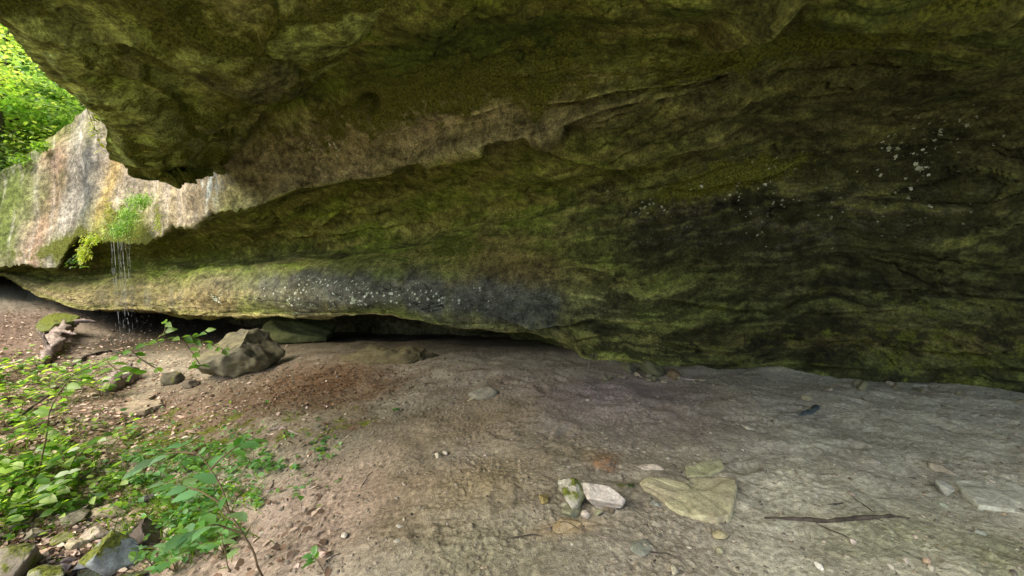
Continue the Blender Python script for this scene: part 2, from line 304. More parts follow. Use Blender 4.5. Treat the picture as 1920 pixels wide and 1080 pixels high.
LEDGES = [
 ([(733,318),(844,284),(955,260),(1060,232),(1200,190),(1340,160)], 26, .15), ([(1150,108),(1220,92),(1290,80),(1370,45),(1520,-5)], 22, .12),
 ([(980,205),(1100,180),(1160,165),(1245,158),(1400,130)], 20, .10), ([(1340,205),(1400,165),(1470,125)], 16, .08), ([(1460,186),(1500,172),(1560,166),(1650,148)], 16, .10),
 ([(1000,262),(1100,285),(1200,288),(1300,262),(1400,250)], 24, .10), ([(480,388),(560,394),(600,406),(650,398),(740,396)], 20, .12), ([(540,440),(640,436),(760,425),(860,430)], 22, .08),
 ([(900,592),(1010,600),(1100,602),(1250,612),(1400,632),(1560,640)], 20, .14),
 ([(1060,640),(1180,632),(1300,655),(1420,668)], 18, .12), ([(1230,556),(1360,580),(1500,590),(1700,580)], 22, .12), ([(1480,650),(1600,640),(1720,660),(1900,655)], 22, .14),
 ([(1560,560),(1700,545),(1850,560),(1980,550)], 20, .10), ([(1150,670),(1300,690),(1500,682),(1650,695)], 14, .12), ([(1700,700),(1820,690),(1960,705)], 16, .10),
 ([(1330,615),(1450,612),(1560,622)], 14, .10), ([(1600,612),(1720,618),(1860,606)], 16, .10), ([(1500,60),(1650,30),(1800,40),(1950,15)], 22, .10), ([(1620,130),(1760,95),(1950,80)], 22, .08),
 ([(650,262),(760,240),(880,210),(1000,190)], 22, .06), ([(1180,360),(1320,350),(1420,330),(1520,300)], 26, .08)]
def build_rock():
    cols = np.r_[np.linspace(-700, -40, 40, endpoint=False), np.linspace(-40, 1960, 1060, endpoint=False), np.linspace(1960, 4500, 110)]
    cv = []
    for c in C1:
        a = np.array(c, float); py = pchip(a[:, 0], a[:, 1], cols); d = np.exp(pchip(a[:, 0], np.log(a[:, 2]), cols)); cv.append(P(cols, py, d))
    # beyond the top line: hilltop on the left, the roof running back over the viewer on the right
    wr = sm(300, 450, cols)[:, None]; t = cv[0]
    back = t + np.array([-1.0, 6.0, 1.2]); over = np.stack([t[:, 0] * 1.6 + 0.2, np.full(len(cols), -1.4), t[:, 2] + 0.1], -1)
    hill = t + np.array([-2.0, 16.0, 5.0]); outer = over + np.array([0, -0.5, 3.0])
    cv = [hill * (1 - wr) + outer * wr, back * (1 - wr) + over * wr] + cv
    nrow = [6, 16, 26, 60, 62, 62, 44, 22, 70, 46, 62, 60, 16, 26]
    rows = []; vpar = []
    # cubic (Catmull) through the curves, softened at the sharp lips
    for k, n in enumerate(nrow):
        p0 = cv[max(k - 1, 0)]; p1 = cv[k]; p2 = cv[k + 1]; p3 = cv[min(k + 2, len(cv) - 1)]
        L = np.linalg.norm(p2 - p1, axis=-1, keepdims=True)
        m1 = (p2 - p0); m2 = (p3 - p1)
        m1 = m1 / np.maximum(np.linalg.norm(m1, axis=-1, keepdims=True), 1e-6) * L * 0.8; m2 = m2 / np.maximum(np.linalg.norm(m2, axis=-1, keepdims=True), 1e-6) * L * 0.8
        if k in (7, 12): m1 = (p2 - p1) * .8
        if k in (6, 11): m2 = (p2 - p1) * .8
        for s in np.linspace(0, 1, n, endpoint=False):
            rows.append((2*s**3-3*s**2+1)*p1 + (s**3-2*s**2+s)*m1 + (-2*s**3+3*s**2)*p2 + (s**3-s**2)*m2); vpar.append(k + s)
    rows.append(cv[-1]); vpar.append(len(nrow))
    G = np.stack(rows); V = np.array(vpar)[:, None] + np.zeros(len(cols)); U = np.broadcast_to(cols, V.shape)
    N = grid_normals(G)
    flip = np.sign(((EYE - G) * N).sum(-1, keepdims=True)); flip[flip == 0] = 1; N = N * np.sign(np.median(flip))
    px, py, d = proj(G)
    # bedding coordinate: follows the contour lines; arc coordinate along them
    arc = np.cumsum(np.r_[0, np.linalg.norm(np.diff(G[200], axis=0), axis=-1)])[None, :] + 0 * V
    warp = fbm(G * 0.55, 3, 5)
    bed = V * 1.0 + 0.25 * warp
    q = np.stack([arc * 0.26, bed * 1.5, G[..., 1] * 0.2], -1)
    s1 = fbm(q, 2, 8, 0.4); s2 = fbm(q * np.array([1.6, 2.4, 1.5]) + 9, 3, 18, 0.5, True)
    ledge = np.floor(s1 * 4.0); fr = s1 * 4.0 - ledge; terr = (ledge + sm(0.38, 0.62, fr)) / 4.0
    big = fbm(G * 0.5, 3, 21); med = fbm(G * 1.6, 3, 22); fine = fbm(G * 8, 4, 23)
    under = sm(7.3, 8.2, V)                          # everything below the main lip
    strat = 0.25 + 0.75 * under + 0.35 * sm(1000, 1400, U) * (1 - under)
    face = (1 - sm(430, 520, U)) * (1 - sm(6.9, 7.1, V))
    streak = fbm(np.stack([arc * 3.0, G[..., 2] * 0.25, G[..., 1] * .2], -1), 4, 29)
    chunk = sm(1000, 1250, U) * sm(9.3, 10.8, V)
    band = sm(9.6, 10.0, V) * (1 - sm(11.6, 12.0, V)) * sm(1180, 900, U)     # smooth lower bulge
    disp = 0.15 * big + 0.045 * med * (1 - .6 * face) + 0.010 * fine
    wq = np.stack([arc * 0.55 + 0.5 * med, bed * 1.5 + 0.3 * big, G[..., 1] * .2], -1)
    h1, h2, ih = worley(wq, 13); disp += (ih - .5) * 0.08 * sm(0.0, 0.16, h2 - h1) * (1 - .85 * band) * (1 - face)
    disp += (terr * 0.13 + s2 * 0.010) * strat * (1 - 0.85 * band) * (1 - .85 * face)
    disp += face * (0.035 * streak)
    f1, f2, idv = worley(np.stack([arc * 0.9 + .5 * med, bed * 3.0 + 0.6 * med, G[..., 1] * .4], -1), 3)
    disp += chunk * ((idv - 0.5) * 0.15 * sm(0.0, 0.16, f2 - f1) + 0.035 * fbm(q * np.array([5, 4, 3]), 3, 77))
    # individual broken ledges: the stone steps back below each of these lines
    J = fbm(np.stack([arc * 1.3, arc * 0, arc * 0 + 5], -1), 4, 72); J2 = fbm(np.stack([arc * 5, arc * 0, arc * 0 + 5], -1), 3, 73); lid = 0; ledc = 0 * V
    for ln, wd, amp in LEDGES:
        a = np.array(ln, float); lid += 1; yl = pchip(a[:, 0], a[:, 1], px.ravel()).reshape(px.shape); nj = fbm(np.stack([arc * .9, arc * 0, arc * 0 + lid * 3.3], -1), 4, 74)
        t = (py - yl - 12 * nj - 1.5 * J2) / wd; e = sm(a[0, 0], a[0, 0] + 60, px) * sm(a[-1, 0], a[-1, 0] - 60, px) * np.clip(.75 + 1.2 * nj, .2, 1.3)
        pr = np.where(t < 0, np.exp(-(t / 1.0) ** 2), 0) * sm(0.05, -.05, t) - .5 * np.where(t >= 0, np.exp(-(t / .8) ** 2), 0) * sm(-.05, .05, t)
        disp += 1.35 * amp * e * pr; ledc += e * np.exp(-((t + .12) / .16) ** 2)
    # hairline bedding fissures, broken up along their length
    fis = 0 * V
    for sd_ in (301, 302, 303):
        n6 = fbm(np.stack([arc * .45 + sd_, bed * 1.7 + .25 * med, arc * 0 + sd_], -1), 3, sd_, .55); gate = sm(.05, .25, noise(np.stack([arc * .8, bed * 1.5, arc * 0 + 7], -1), sd_ + 9))
        fis += np.exp(-((n6 - .05 * (sd_ - 302)) / .009) ** 2) * gate * (1 - face)
    disp -= .05 * np.clip(fis, 0, 1)
    # flutes on the left end of the lower bulge
    fl = sm(150, 260, U) * sm(560, 460, U) * band; flu = fbm(np.stack([arc * 2.0 - .9 * (V - 10), V * .15, arc * 0 + 2], -1), 3, 97, ridge=True); disp += fl * 0.07 * flu
    # small knobs hanging under the slab beside the fall / long open bedding cracks
    crack = lambda vv, u0, u1, wd, amp: -amp * np.exp(-((V - vv - 0.10 * fbm(np.stack([arc * 1.4, arc * 0, arc * 0], -1), 3, 71)) / wd) ** 2) * sm(u0, u0 + 60, U) * sm(u1, u1 - 60, U)
    cr = crack(8.18, 520, 740, 0.018, 0.12) + crack(8.42, 540, 780, 0.02, .08) + crack(5.15, 1160, 1330, 0.03, .12) + crack(5.0, 620, 900, .02, .04) + crack(8.5, 1000, 1500, .02, .06) + crack(9.3, 1100, 1900, .02, .06) + crack(7.6, 900, 1500, .02, .05)
    disp += cr
    hole = np.exp(-(((px - 688) / 17) ** 2 + ((py - 198) / 15) ** 2) ** 1.5); disp -= hole * 0.35
    lipw = np.exp(-((V - 7.0) / 0.10) ** 2) * sm(560, 420, U); disp += lipw * 0.05 * fbm(np.stack([arc * 4.5, arc * 0, arc * 0 + 3], -1), 3, 88)
    hid = 1 - sm(1.3, 2.2, V) * 1.0
    disp = disp * (1 - hid * .5)
    drop = lipw * 0.13 * np.abs(fbm(np.stack([arc * 3.0, arc * 0, arc * 0 + 9], -1), 3, 90))
    G2 = G + N * disp[..., None]; G2[..., 2] -= drop
    # ---------------- colours
    def blob(cx, cy, rx, ry, ang=0, k=0.9):
        a = R(ang); u = (px - cx) * math.cos(a) + (py - cy) * math.sin(a); v = -(px - cx) * math.sin(a) + (py - cy) * math.cos(a)
        return np.exp(-((u / rx) ** 2 + (v / ry) ** 2) * (1 + k * nz))
    nz = fbm(G * 1.1, 4, 35); nb = fbm(q * np.array([1.6, 1.6, 1]), 4, 37); nf = fbm(G * 14, 3, 38)
    c = np.zeros(G.shape); c[:] = (0.175, 0.185, 0.050)
    def mixin(col, wgt):
        nonlocal c
        wgt = np.clip(wgt, 0, 1)[..., None]; c = c * (1 - wgt) + np.array(col) * wgt
    mixin((0.12, 0.155, 0.022), sm(-0.15, 0.2, nz) * .9)                 # algae green
    mixin((0.19, 0.155, 0.060), sm(0.08, 0.28, nb) * .55)                 # brown bedding
    mixin((0.22, 0.21, 0.07), sm(0.1, 0.35, -nb) * .6 * under)
    mixin((0.075, 0.082, 0.020), np.exp(-((V - 7.7) / .6) ** 2) * .85 * sm(6.98, 7.04, V) * sm(1700, 1000, U))  # underside below the main lip: shade painted in as darker olive
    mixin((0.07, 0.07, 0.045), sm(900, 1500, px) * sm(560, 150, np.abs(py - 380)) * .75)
    mixin((0.05, 0.07, 0.012), blob(760, 130, 260, 75, -12) * .9 + blob(1000, 80, 160, 60) * .8)
    mixin((0.25, 0.225, 0.115), blob(560, 295, 190, 55, -8) * 1.3 * sm(7.02, 6.95, V))        # brown-grey wall patch
    mixin((0.16, 0.14, 0.085), blob(1050, 230, 200, 28, -14) * .8)
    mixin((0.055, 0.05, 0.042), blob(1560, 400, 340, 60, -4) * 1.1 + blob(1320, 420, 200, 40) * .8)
    mixin((0.17, 0.115, 0.05), blob(1000, 520, 150, 50, 8) * .8 + blob(1560, 640, 500, 22) * .5)
    mixin((0.070, 0.074, 0.078), (blob(660, 545, 260, 34, 2) * 1.4 + blob(960, 570, 160, 34) * .9) * (.75 + 1.0 * np.clip(.35 - streak, 0, .6)))   # blue-grey patina
    mixin((0.15, 0.125, 0.055), blob(240, 555, 220, 26) * .9); mixin((0.10, 0.105, 0.095), blob(300, 560, 200, 26) * sm(.05, .3, streak) * .9)
    mixin((0.30, 0.22, 0.09), blob(390, 568, 45, 16) * 1.1)
    mixin((0.26, 0.20, 0.11), np.exp(-((V - 11.97) / .10) ** 2) * sm(1150, 900, U) * .8)  # worn lower edge
    mixin((0.30, 0.29, 0.12), blob(1085, 545, 38, 22, 30) * 1.2)
    mixin((0.05, 0.03, 0.02), blob(680, 198, 26, 22)); mixin((0.2, 0.09, 0.03), blob(714, 200, 9, 12) * .8)  # shade inside the hole painted dark; rusty spot beside it
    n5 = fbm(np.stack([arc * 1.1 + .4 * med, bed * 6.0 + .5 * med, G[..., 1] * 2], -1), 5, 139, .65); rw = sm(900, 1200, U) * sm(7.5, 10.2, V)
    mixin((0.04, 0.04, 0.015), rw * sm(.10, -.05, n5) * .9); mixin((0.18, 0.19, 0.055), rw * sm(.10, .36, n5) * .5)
    mixin((0.26, 0.26, 0.09), sm(.2, .36, n5) * (1 - rw) * .4 * sm(7, 7.3, V) * (1 - band))
    mixin((0.24, 0.25, 0.07), sm(.14, .3, n5) * sm(900, 1200, U) * sm(7.5, 6.5, V) * .5)
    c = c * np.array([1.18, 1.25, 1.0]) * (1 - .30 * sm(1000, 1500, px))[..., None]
    # paler outer face with drip streaks
    fc = (1 - sm(400, 470, px + 0.25 * (py - 300))) * (1 - sm(6.95, 7.05, V)) * sm(1.8, 2.05, V)
    cf = np.zeros(G.shape); cf[:] = (0.33, 0.285, 0.215)
    def mf_(col, wgt):
        nonlocal cf
        wgt = np.clip(wgt, 0, 1)[..., None]; cf = cf * (1 - wgt) + np.array(col) * wgt
    xs = px + (py - 350) * 0.22 + 14 * nz
    mf_((0.30, 0.26, 0.16), sm(0.0, 0.3, streak) * .7)
    mf_((0.34, 0.23, 0.16), np.exp(-((xs - 92) / 20) ** 2) * .9)
    mf_((0.10, 0.105, 0.10), np.exp(-((xs - 158) / 24) ** 2) * sm(455, 400, py) * 1.0)
    mf_((0.20, 0.19, 0.08), sm(300, 235, py) * .7)
    mf_((0.23, 0.225, 0.20), np.exp(-((xs - 128) / 16) ** 2) * .7)
    mf_((0.29, 0.21, 0.07), np.exp(-((xs - 205) / 14) ** 2) * .8)
    mf_((0.15, 0.19, 0.05), blob(25, 360, 50, 60) + blob(70, 280, 60, 16, -35) + blob(6, 440, 25, 60))
    mf_((0.22, 0.27, 0.05), blob(215, 430, 50, 34, -30) + blob(115, 470, 30, 26))
    mf_((0.44, 0.41, 0.36), np.exp(-((streak + .25) / .08) ** 2) * .5)
    mf_((0.29, 0.235, 0.15), sm(280, 400, px) * .6)
    c = c * (1 - fc[..., None]) + cf * fc[..., None]
    mixin((0.10, 0.095, 0.045), sm(12.3, 12.8, V) * sm(1150, 1050, U))  # back of the recess: its shade painted in as dark brown-green
    lipb = sm(5.2, 6.2, V) * sm(7.02, 6.96, V) * sm(400, 470, U) * sm(1350, 800, U); mixin((0.25, 0.235, 0.125), lipb * .8 * (1 + .8 * nz))
    mixin((0.20, 0.165, 0.085), band * sm(9.9, 10.6, V) * (.12 + .45 * sm(520, 400, U)) * (1 + nb))
    c = c * (1 - .55 * np.clip(fis, 0, 1))[..., None]
    mixin((0.52, 0.58, 0.55), blob(400, 350, 16, 42, 20, 0.2) * sm(.02, .14, fbm(np.stack([px / 9, py / 50, px * 0], -1), 3, 99)) * 1.1)
    # cliff top soil
    top = sm(2.1, 1.9, V) * (1 - sm(300, 450, px)); mixin((0.08, 0.09, 0.03), top)
    nq = fbm(np.stack([arc * 1.3, bed * 3.2 + 1.2 * med, G[..., 1] * 2], -1), 5, 39, .62)
    c = c * np.clip(1 + 0.4 * nz + 0.35 * nf + 0.4 * nb + (.8 * nq) * (1 - .7 * fc) * (1 - .5 * band) + .55 * np.clip(ledc, 0, 1) * (1 - fc), .3, 2.2)[..., None]
    ms = np.zeros(G.shape)
    ms[..., 0] = np.clip(blob(620, 550, 190, 26) * 1.3 + blob(820, 560, 260, 30) * .6 + blob(610, 278, 60, 22) * 1.2 + blob(1740, 300, 220, 110) * .5 + blob(1350, 340, 300, 60, -10) * .5 + blob(1560, 400, 380, 80) * .4, 0, 1)
    ms[..., 1] = np.clip(0.16 + .05 * chunk + .5 * blob(800, 170, 300, 60, -15) + .5 * blob(850, 470, 60, 22) + .8 * blob(1360, 335, 160, 30, -12) + .2 * blob(1800, 650, 250, 70) + .4 * blob(300, 470, 300, 40) + .6 * blob(1500, 80, 400, 40, -10) - fc * .25 - .6 * blob(660, 550, 280, 40) - .3 * blob(1560, 420, 300, 60) + fc * (blob(230, 420, 40, 50) + blob(150, 460, 60, 20) + .25 * blob(60, 480, 80, 20)), 0, 1)
    ms[..., 2] = np.clip(blob(660, 550, 300, 40) * .7 + blob(420, 350, 60, 60) * .4, 0, 1)
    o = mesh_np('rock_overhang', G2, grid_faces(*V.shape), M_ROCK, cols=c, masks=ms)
    tag(o, kind='structure'); return G2, U, V
ROCK, RU, RV = build_rock()
E0 = [(-900,-1500,1.0),(-500,-500,1.9),(-200,-110,2.9),(0,48,3.7),(45,92,4.0),(75,130,4.3),(110,162,4.6),(150,185,4.9),(178,215,5.25),(200,258,5.6),(206,294,5.95),(228,304,6.1),(240,322,6.25),(285,340,6.5),(333,343,6.75),(378,330,7.0),(388,300,7.3)]
E3 = [(900,-2600,.75),(900,-700,1.65),(880,-250,2.75),(840,-90,3.45),(810,-40,3.75),(780,5,4.1),(745,40,4.45),(710,75,4.85),(670,105,5.3),(620,140,5.95),(575,170,6.5),(540,195,6.95),(505,218,7.3),(475,238,7.6),(450,255,7.85),(430,270,8.0),(415,285,8.2)]
def build_brow():
    a = np.array(E0, float); b = np.array(E3, float); t = np.arange(len(E0)); ti = np.linspace(0, len(E0) - 1, 620)
    A = P(pchip(t, a[:, 0], ti), pchip(t, a[:, 1], ti), pchip(t, a[:, 2], ti)); B = P(pchip(t, b[:, 0], ti), pchip(t, b[:, 1], ti), pchip(t, b[:, 2], ti))
    jag = fbm(np.stack([ti * 1.1, ti * 0, ti * 0], -1), 4, 4)[:, None]; A = A + np.array([0.10, 0, 0.06]) * jag
    rows = [A + np.array([-0.6, 1.2, 3.0]), A + np.array([-0.25, 0.5, 1.2]), A + np.array([-0.06, 0.12, 0.22])]; vv = [-3, -2, -1]
    n = 420
    for s in np.linspace(0, 1, n):
        q = A * (1 - s) + B * s; q = q.copy(); q[:, 2] -= 0.16 * math.sin(math.pi * s) ** 0.8 + 0.0; rows.append(q); vv.append(s * 10)
    G = np.stack(rows); V = np.array(vv)[:, None] + 0 * ti; T = ti[None, :] + 0 * V
    N = grid_normals(G); fl = np.sign(np.median(((EYE - G) * N).sum(-1))); N = N * fl
    px, py, d = proj(G)
    S = np.clip(V / 10, 0, 1)
    big = fbm(G * 0.8, 3, 121); med = fbm(G * 2.2, 4, 122); fine = fbm(G * 8, 4, 123, ridge=True)
    wp = G + 0.35 * np.stack([fbm(G * 1.1, 2, 131), fbm(G * 1.1, 2, 132), fbm(G * 1.1, 2, 133)], -1)
    f1, f2, idv = worley(wp * np.array([1.15, .8, 1.0]), 7); edge = sm(0.22, 0.0, f2 - f1)
    g1, g2, idg = worley(wp * np.array([0.45, .35, .6]) + 3, 9)
    env = sm(0.0, 0.08, S) * sm(1.0, 0.75, S) * (V > 0)
    pk = sm(0.0, 0.14, f2 - f1); pg = sm(0.0, 0.10, g2 - g1)
    disp = env * (0.16 * big + 0.07 * med + 0.20 * (idv - 0.5) * pk + 0.035 * edge + 0.26 * (idg - .5) * pg) + 0.014 * fine * (V >= 0)
    # scalloped flow grooves near the tip of the slab
    u = (T - 8) ; disp += env * 0.05 * np.sin(S * 26 + 3 * big + u * 0.9) * sm(7, 11, T)
    disp += 0.10 * np.exp(-((S - 0.10 - 0.03 * med) / 0.035) ** 2) * sm(8, 10, T) * sm(16, 14, T) * 1.0
    G2 = G + N * disp[..., None]
    nz = fbm(G * 0.9, 4, 135); n2 = fbm(G * 4, 4, 136); nf = fbm(G * 14, 3, 137)
    c = np.zeros(G.shape); c[:] = (0.27, 0.305, 0.105)
    def mixin(col, wgt):
        nonlocal c
        wgt = np.clip(wgt, 0, 1)[..., None]; c = c * (1 - wgt) + np.array(col) * wgt
    mixin((0.17, 0.225, 0.045), sm(-0.15, 0.25, nz + .2 * n2) * .8)
    mixin((0.12, 0.105, 0.065), sm(0.55, 0.85, idv) * .8 * sm(0.15, 0.35, S))
    mixin((0.23, 0.18, 0.085), sm(0.35, 0.1, idv) * .5 * sm(0.3, 0.5, S))
    mixin((0.15, 0.16, 0.05), edge * .7 * sm(0.15, .3, S))
    nd = fbm(G * np.array([.8, 3, 3]) + .6 * np.stack([med, med, med], -1), 5, 138, .6)
    c = c * np.clip(1 + 0.45 * nz + 0.5 * n2 + 0.4 * nf + .7 * nd, .3, 2)[..., None] * np.array([1.16, 1.26, 1.02])
    ms = np.zeros(G.shape); ms[..., 1] = np.clip(0.3 + .5 * nz + .3 * edge, 0, 1)
    ms[..., 0] = 0.0
    o = mesh_np('rock_roof', G2, grid_faces(*V.shape), M_ROCK, cols=c, masks=ms); tag(o, kind='structure')
build_brow()
#MORE
# ================================================================== LOOSE STONES AND BOULDERS
import bmesh
rng = np.random.default_rng(7)
_ico = {}
def ico(sub):
    if sub not in _ico:
        bm = bmesh.new(); bmesh.ops.create_icosphere(bm, subdivisions=sub, radius=1)
        bm.verts.ensure_lookup_table(); _ico[sub] = (np.array([v.co[:] for v in bm.verts]), np.array([[v.index for v in f.verts] for f in bm.faces])); bm.free()
    return _ico[sub]
def rotm(rx, ry, rz): return np.array(Euler((R(rx), R(ry), R(rz))).to_matrix())
def stone(name, label, cat, loc, dims, rot=(0, 0, 0), col=(.3, .27, .2), moss=0.0, wet=0.0, seed=1, planes=9, sub=4, rough=0.05, group=None, moss_side=None, col2=None, kind=None, parent=None, cut=(.45, .85), cuts=()):
    V, Fc = ico(sub); V = V.copy(); r = np.random.default_rng(seed)
    for k in range(planes):
        n = r.normal(size=3); n /= np.linalg.norm(n); d = r.uniform(*cut); V -= np.maximum(V @ n - d, 0)[:, None] * n
    for n, d in cuts:
        n = np.array(n, float); n /= np.linalg.norm(n); V -= np.maximum(V @ n - d, 0)[:, None] * n
    V /= np.abs(V).max(0); V0 = V.copy(); dims = np.array(dims) / 2
    V = V * dims; s = dims.mean()
    nn = V0 / np.linalg.norm(V0, axis=1, keepdims=True); o = seed * 3.7
    V = V + nn * (rough * s * fbm(V / s * 1.7 + o, 3, seed) * 2 + rough * s * .5 * fbm(V / s * 6 + o, 3, seed + 5))[:, None]
    V = V @ rotm(*rot).T
    c = np.zeros(V.shape); c[:] = col; nz = fbm(V / s * 1.2 + o, 4, seed + 9); nf = fbm(V / s * 7 + o, 3, seed + 10)
    if col2 is not None: t = sm(-.05, .15, nz)[:, None]; c = c * (1 - t) + np.array(col2) * t
    c *= (1 + .35 * nf + .2 * nz)[:, None]
    ms = np.zeros(V.shape)
    if moss:
        up = V[:, 2] / dims.max() if moss_side is None else (V @ np.array(moss_side)) / dims.max()
        ms[:, 1] = np.clip(moss * (0.5 + 0.9 * up + nz), 0, 1)
    ms[:, 2] = wet
    ob = mesh_np(name, V, Fc, M_STONE, cols=c, masks=ms, parent=parent); ob.location = tuple(loc)
    if parent is None: tag(ob, label, cat, group, kind)
    return ob
def gstone(name, label, cat, px, py, wpx, hr=.6, dr=.8, sink=.25, **k):
    """px,py = where its foot meets the soil; wpx = width in photo pixels"""
    q, d = on_ground(px, py); wd = wpx * d / F * 0.93; h = wd * hr; dp = wd * dr
    q = q + np.array([q[0], q[1], 0]) / np.hypot(q[0], q[1]) * dp * .42; q[2] = H(q[0], q[1]) + h * (0.5 - sink)
    return stone(name, label, cat, q, (wd, dp, h), **k)
TAN = (.36, .30, .18); GREY = (.23, .22, .19); PINK = (.50, .45, .39); BUFF = (.42, .38, .24)
# boulders under the slab
gstone('boulder', 'large angular sandstone boulder with a flat sloping top under the slab behind the leafy branch', 'boulder', 440, 712, 178, .62, .85, .10, rot=(0, 0, -6), col=(.19, .17, .10), col2=(.13, .12, .08), moss=.15, seed=112, planes=8, sub=5, cut=(.6, .9), rough=.09, cuts=[((-.35, -.50, .74), .34), ((.3, -.95, -.1), .72), ((-.9, 0, .45), .55), ((.8, .1, .6), .6)])
gstone('boulder', 'greenish boulder wedged in the dark gap behind the large angular boulder', 'boulder', 575, 643, 165, .33, .8, .1, rot=(0, 4, 5), col=(.13, .14, .05), moss=.2, seed=14, planes=10, sub=5)
gstone('rock_ledge', 'low brown rock ledge lying in the dark gap beyond the rusty leaf patch', 'ledge', 735, 684, 230, .15, .6, .35, rot=(0, -4, 8), col=(.11, .09, .045), moss=.15, seed=15, planes=10, sub=5, rough=.12)
gstone('stone', 'small dark rounded stone in front of the large boulder by the log', 'stone', 322, 722, 44, .7, .8, .25, col=(.10, .09, .06), moss=.3, seed=16)
gstone('stone', 'low dark stone half hidden in soil left of the large boulder foot', 'stone', 358, 728, 40, .5, .8, .3, col=(.13, .11, .08), seed=17)
gstone('boulder', 'flat mossy green rock lying on the roots at the foot of the far cliff', 'boulder', 112, 632, 78, .5, .8, .0, col=(.12, .14, .04), moss=.9, seed=18, planes=8)
# the little cairn in front
gstone('stone', 'tall standing stone with yellow-green moss and a white face in the small pile', 'stone', 1073, 966, 70, 1.15, .8, .08, rot=(-6, 14, 20), col=(.48, .45, .36), col2=(.38, .38, .22), moss=.45, moss_side=(-.5, -.2, .8), seed=24, planes=10, sub=5, cut=(.4, .75), rough=.04)
gstone('stone', 'smooth pinkish white wedge of stone lying on top of the small pile', 'stone', 1129, 970, 88, .55, .75, -.04, rot=(14, 12, 8), col=PINK, seed=27, planes=9, sub=5, cut=(.4, .75), rough=.025)
gstone('stone', 'small yellowish wedge stone standing apart just left of the small pile', 'stone', 1019, 948, 26, .8, .8, .1, rot=(0, 20, 30), col=(.36, .29, .11), col2=(.18, .14, .06), seed=28, planes=8)
gstone('stone', 'grey green base stone under the mossy standing stone', 'stone', 1073, 974, 52, .5, .8, .25, rot=(0, 5, 70), col=(.27, .27, .17), moss=.2, seed=29)
gstone('stone', 'small pale square chip at the front of the small pile', 'stone', 1098, 974, 20, .75, .8, .1, rot=(5, 10, 15), col=(.55, .48, .40), seed=30, planes=7)
gstone('stone', 'small grey green stone propping the pinkish stone at its front', 'stone', 1122, 972, 22, .8, .8, .15, rot=(0, -10, 40), col=(.26, .26, .16), seed=31, planes=8)
gstone('stone', 'dark narrow stone under the right end of the pinkish stone', 'stone', 1142, 968, 26, .8, .8, .15, rot=(0, 10, 60), col=(.15, .12, .08), seed=32, planes=8)
gstone('stone', 'half buried ochre stone in front of the small pile', 'stone', 1062, 1000, 70, .3, .7, .62, col=(.42, .33, .20), col2=(.30, .23, .12), seed=33)
gstone('stone', 'half buried rusty orange stone behind the small pile', 'stone', 1136, 882, 52, .45, .8, .5, col=(.30, .18, .10), col2=(.17, .13, .09), seed=34)
gstone('stone', 'grey white crumbly stone in the soil left of the big flat slab', 'stone', 1224, 955, 34, .35, .8, .6, col=(.34, .35, .30), seed=35)
gstone('stone', 'thin pale sliver of stone behind the big flat slab', 'stone', 1218, 882, 58, .2, .4, .5, col=(.55, .47, .38), seed=36)
# singles on the right
for (px, py, wp, hr, sk, c_, lb, sd) in [
 (1766,930,36,.75,.1,(.33,.33,.28),'rounded light grey stone left of the pale buried slab at the right edge',41),
 (1768,890,48,.35,.5,(.30,.27,.21),'low tan rubbly stone behind the rounded grey stone',42),
 (1352,1020,34,.5,.15,(.38,.34,.20),'long tan stone below the big flat slab',43),
 (1349,1042,22,.8,.15,(.36,.35,.22),'stubby olive tan stone just below the long tan stone',44),
 (1205,1047,56,.16,.3,(.24,.25,.20),'thin round grey flake lying flat in the near soil',45),
 (1263,1082,22,.9,.1,(.40,.37,.27),'small tan stone at the bottom edge below the grey flake',46),
 (1536,1072,19,.8,.1,(.62,.60,.52),'bright white pebble at the bottom edge below the long stick',47),
 (1597,1025,14,.8,.1,(.44,.38,.33),'pink pebble below the middle of the long stick',48),
 (1737,1062,15,1.1,.1,(.45,.33,.23),'orange pebble near the bottom right corner',49),
 (1697,1058,15,.8,.1,(.46,.40,.33),'pinkish grey pebble left of the orange pebble',50),
 (1768,952,18,.5,.3,(.30,.34,.28),'small grey green stone below the rounded grey stone',51),
 (1516,752,26,.5,.25,(.28,.26,.17),'small tan stone lying above the dark curled bark',52),
 (1402,806,24,.35,.35,(.38,.35,.27),'pale flat chip in the trampled soil below the back wall',53),
 (1617,735,28,1.0,.2,(.17,.17,.10),'greenish stone standing at the foot of the back wall',54),
 (1621,752,16,.8,.2,(.20,.19,.14),'small round stone just in front of the greenish wall stone',55),
 (1180,700,40,.6,.2,(.13,.12,.07),'dark angular stone in the corner where the gap meets the back wall',56),
 (1222,706,50,.7,.2,(.10,.10,.05),'dark green rock at the foot of the back wall by the corner',57),
 (1260,712,34,.7,.2,(.15,.11,.06),'brown rock at the foot of the back wall left of the pale twig',58),
 (908,748,66,.4,.35,(.25,.23,.17),'grey hump of stone rising from the soil at the back of the floor',59),
 (886,752,26,.35,.3,(.42,.38,.24),'pale yellow chip against the grey hump of stone',60),
 (822,862,18,.7,.1,(.48,.42,.30),'pale chip at the top of the low sandy mound',61),
 (836,855,15,.7,.1,(.50,.44,.34),'second pale chip on the low sandy mound',62),
 (645,1012,17,.7,.1,(.50,.46,.38),'pale pebble on the silt left of the bottom centre',63),
 (1060,955,16,.7,.1,(.28,.27,.20),'tiny grey stone at the left foot of the mossy standing stone',64),
 (1835,1002,20,.4,.4,(.33,.36,.30),'small flat pale stone in the damp soil near the right edge',65),
 (1640,872,30,.35,.5,(.36,.34,.28),'pale smooth hump of stone in the floor above the long stick',66)]:
    gstone('stone' if wp > 17 else 'pebble', lb, 'stone' if wp > 17 else 'pebble', px, py, wp, hr, .8, sk, col=c_, seed=sd, planes=9, sub=3, rot=(0, 0, sd * 37))
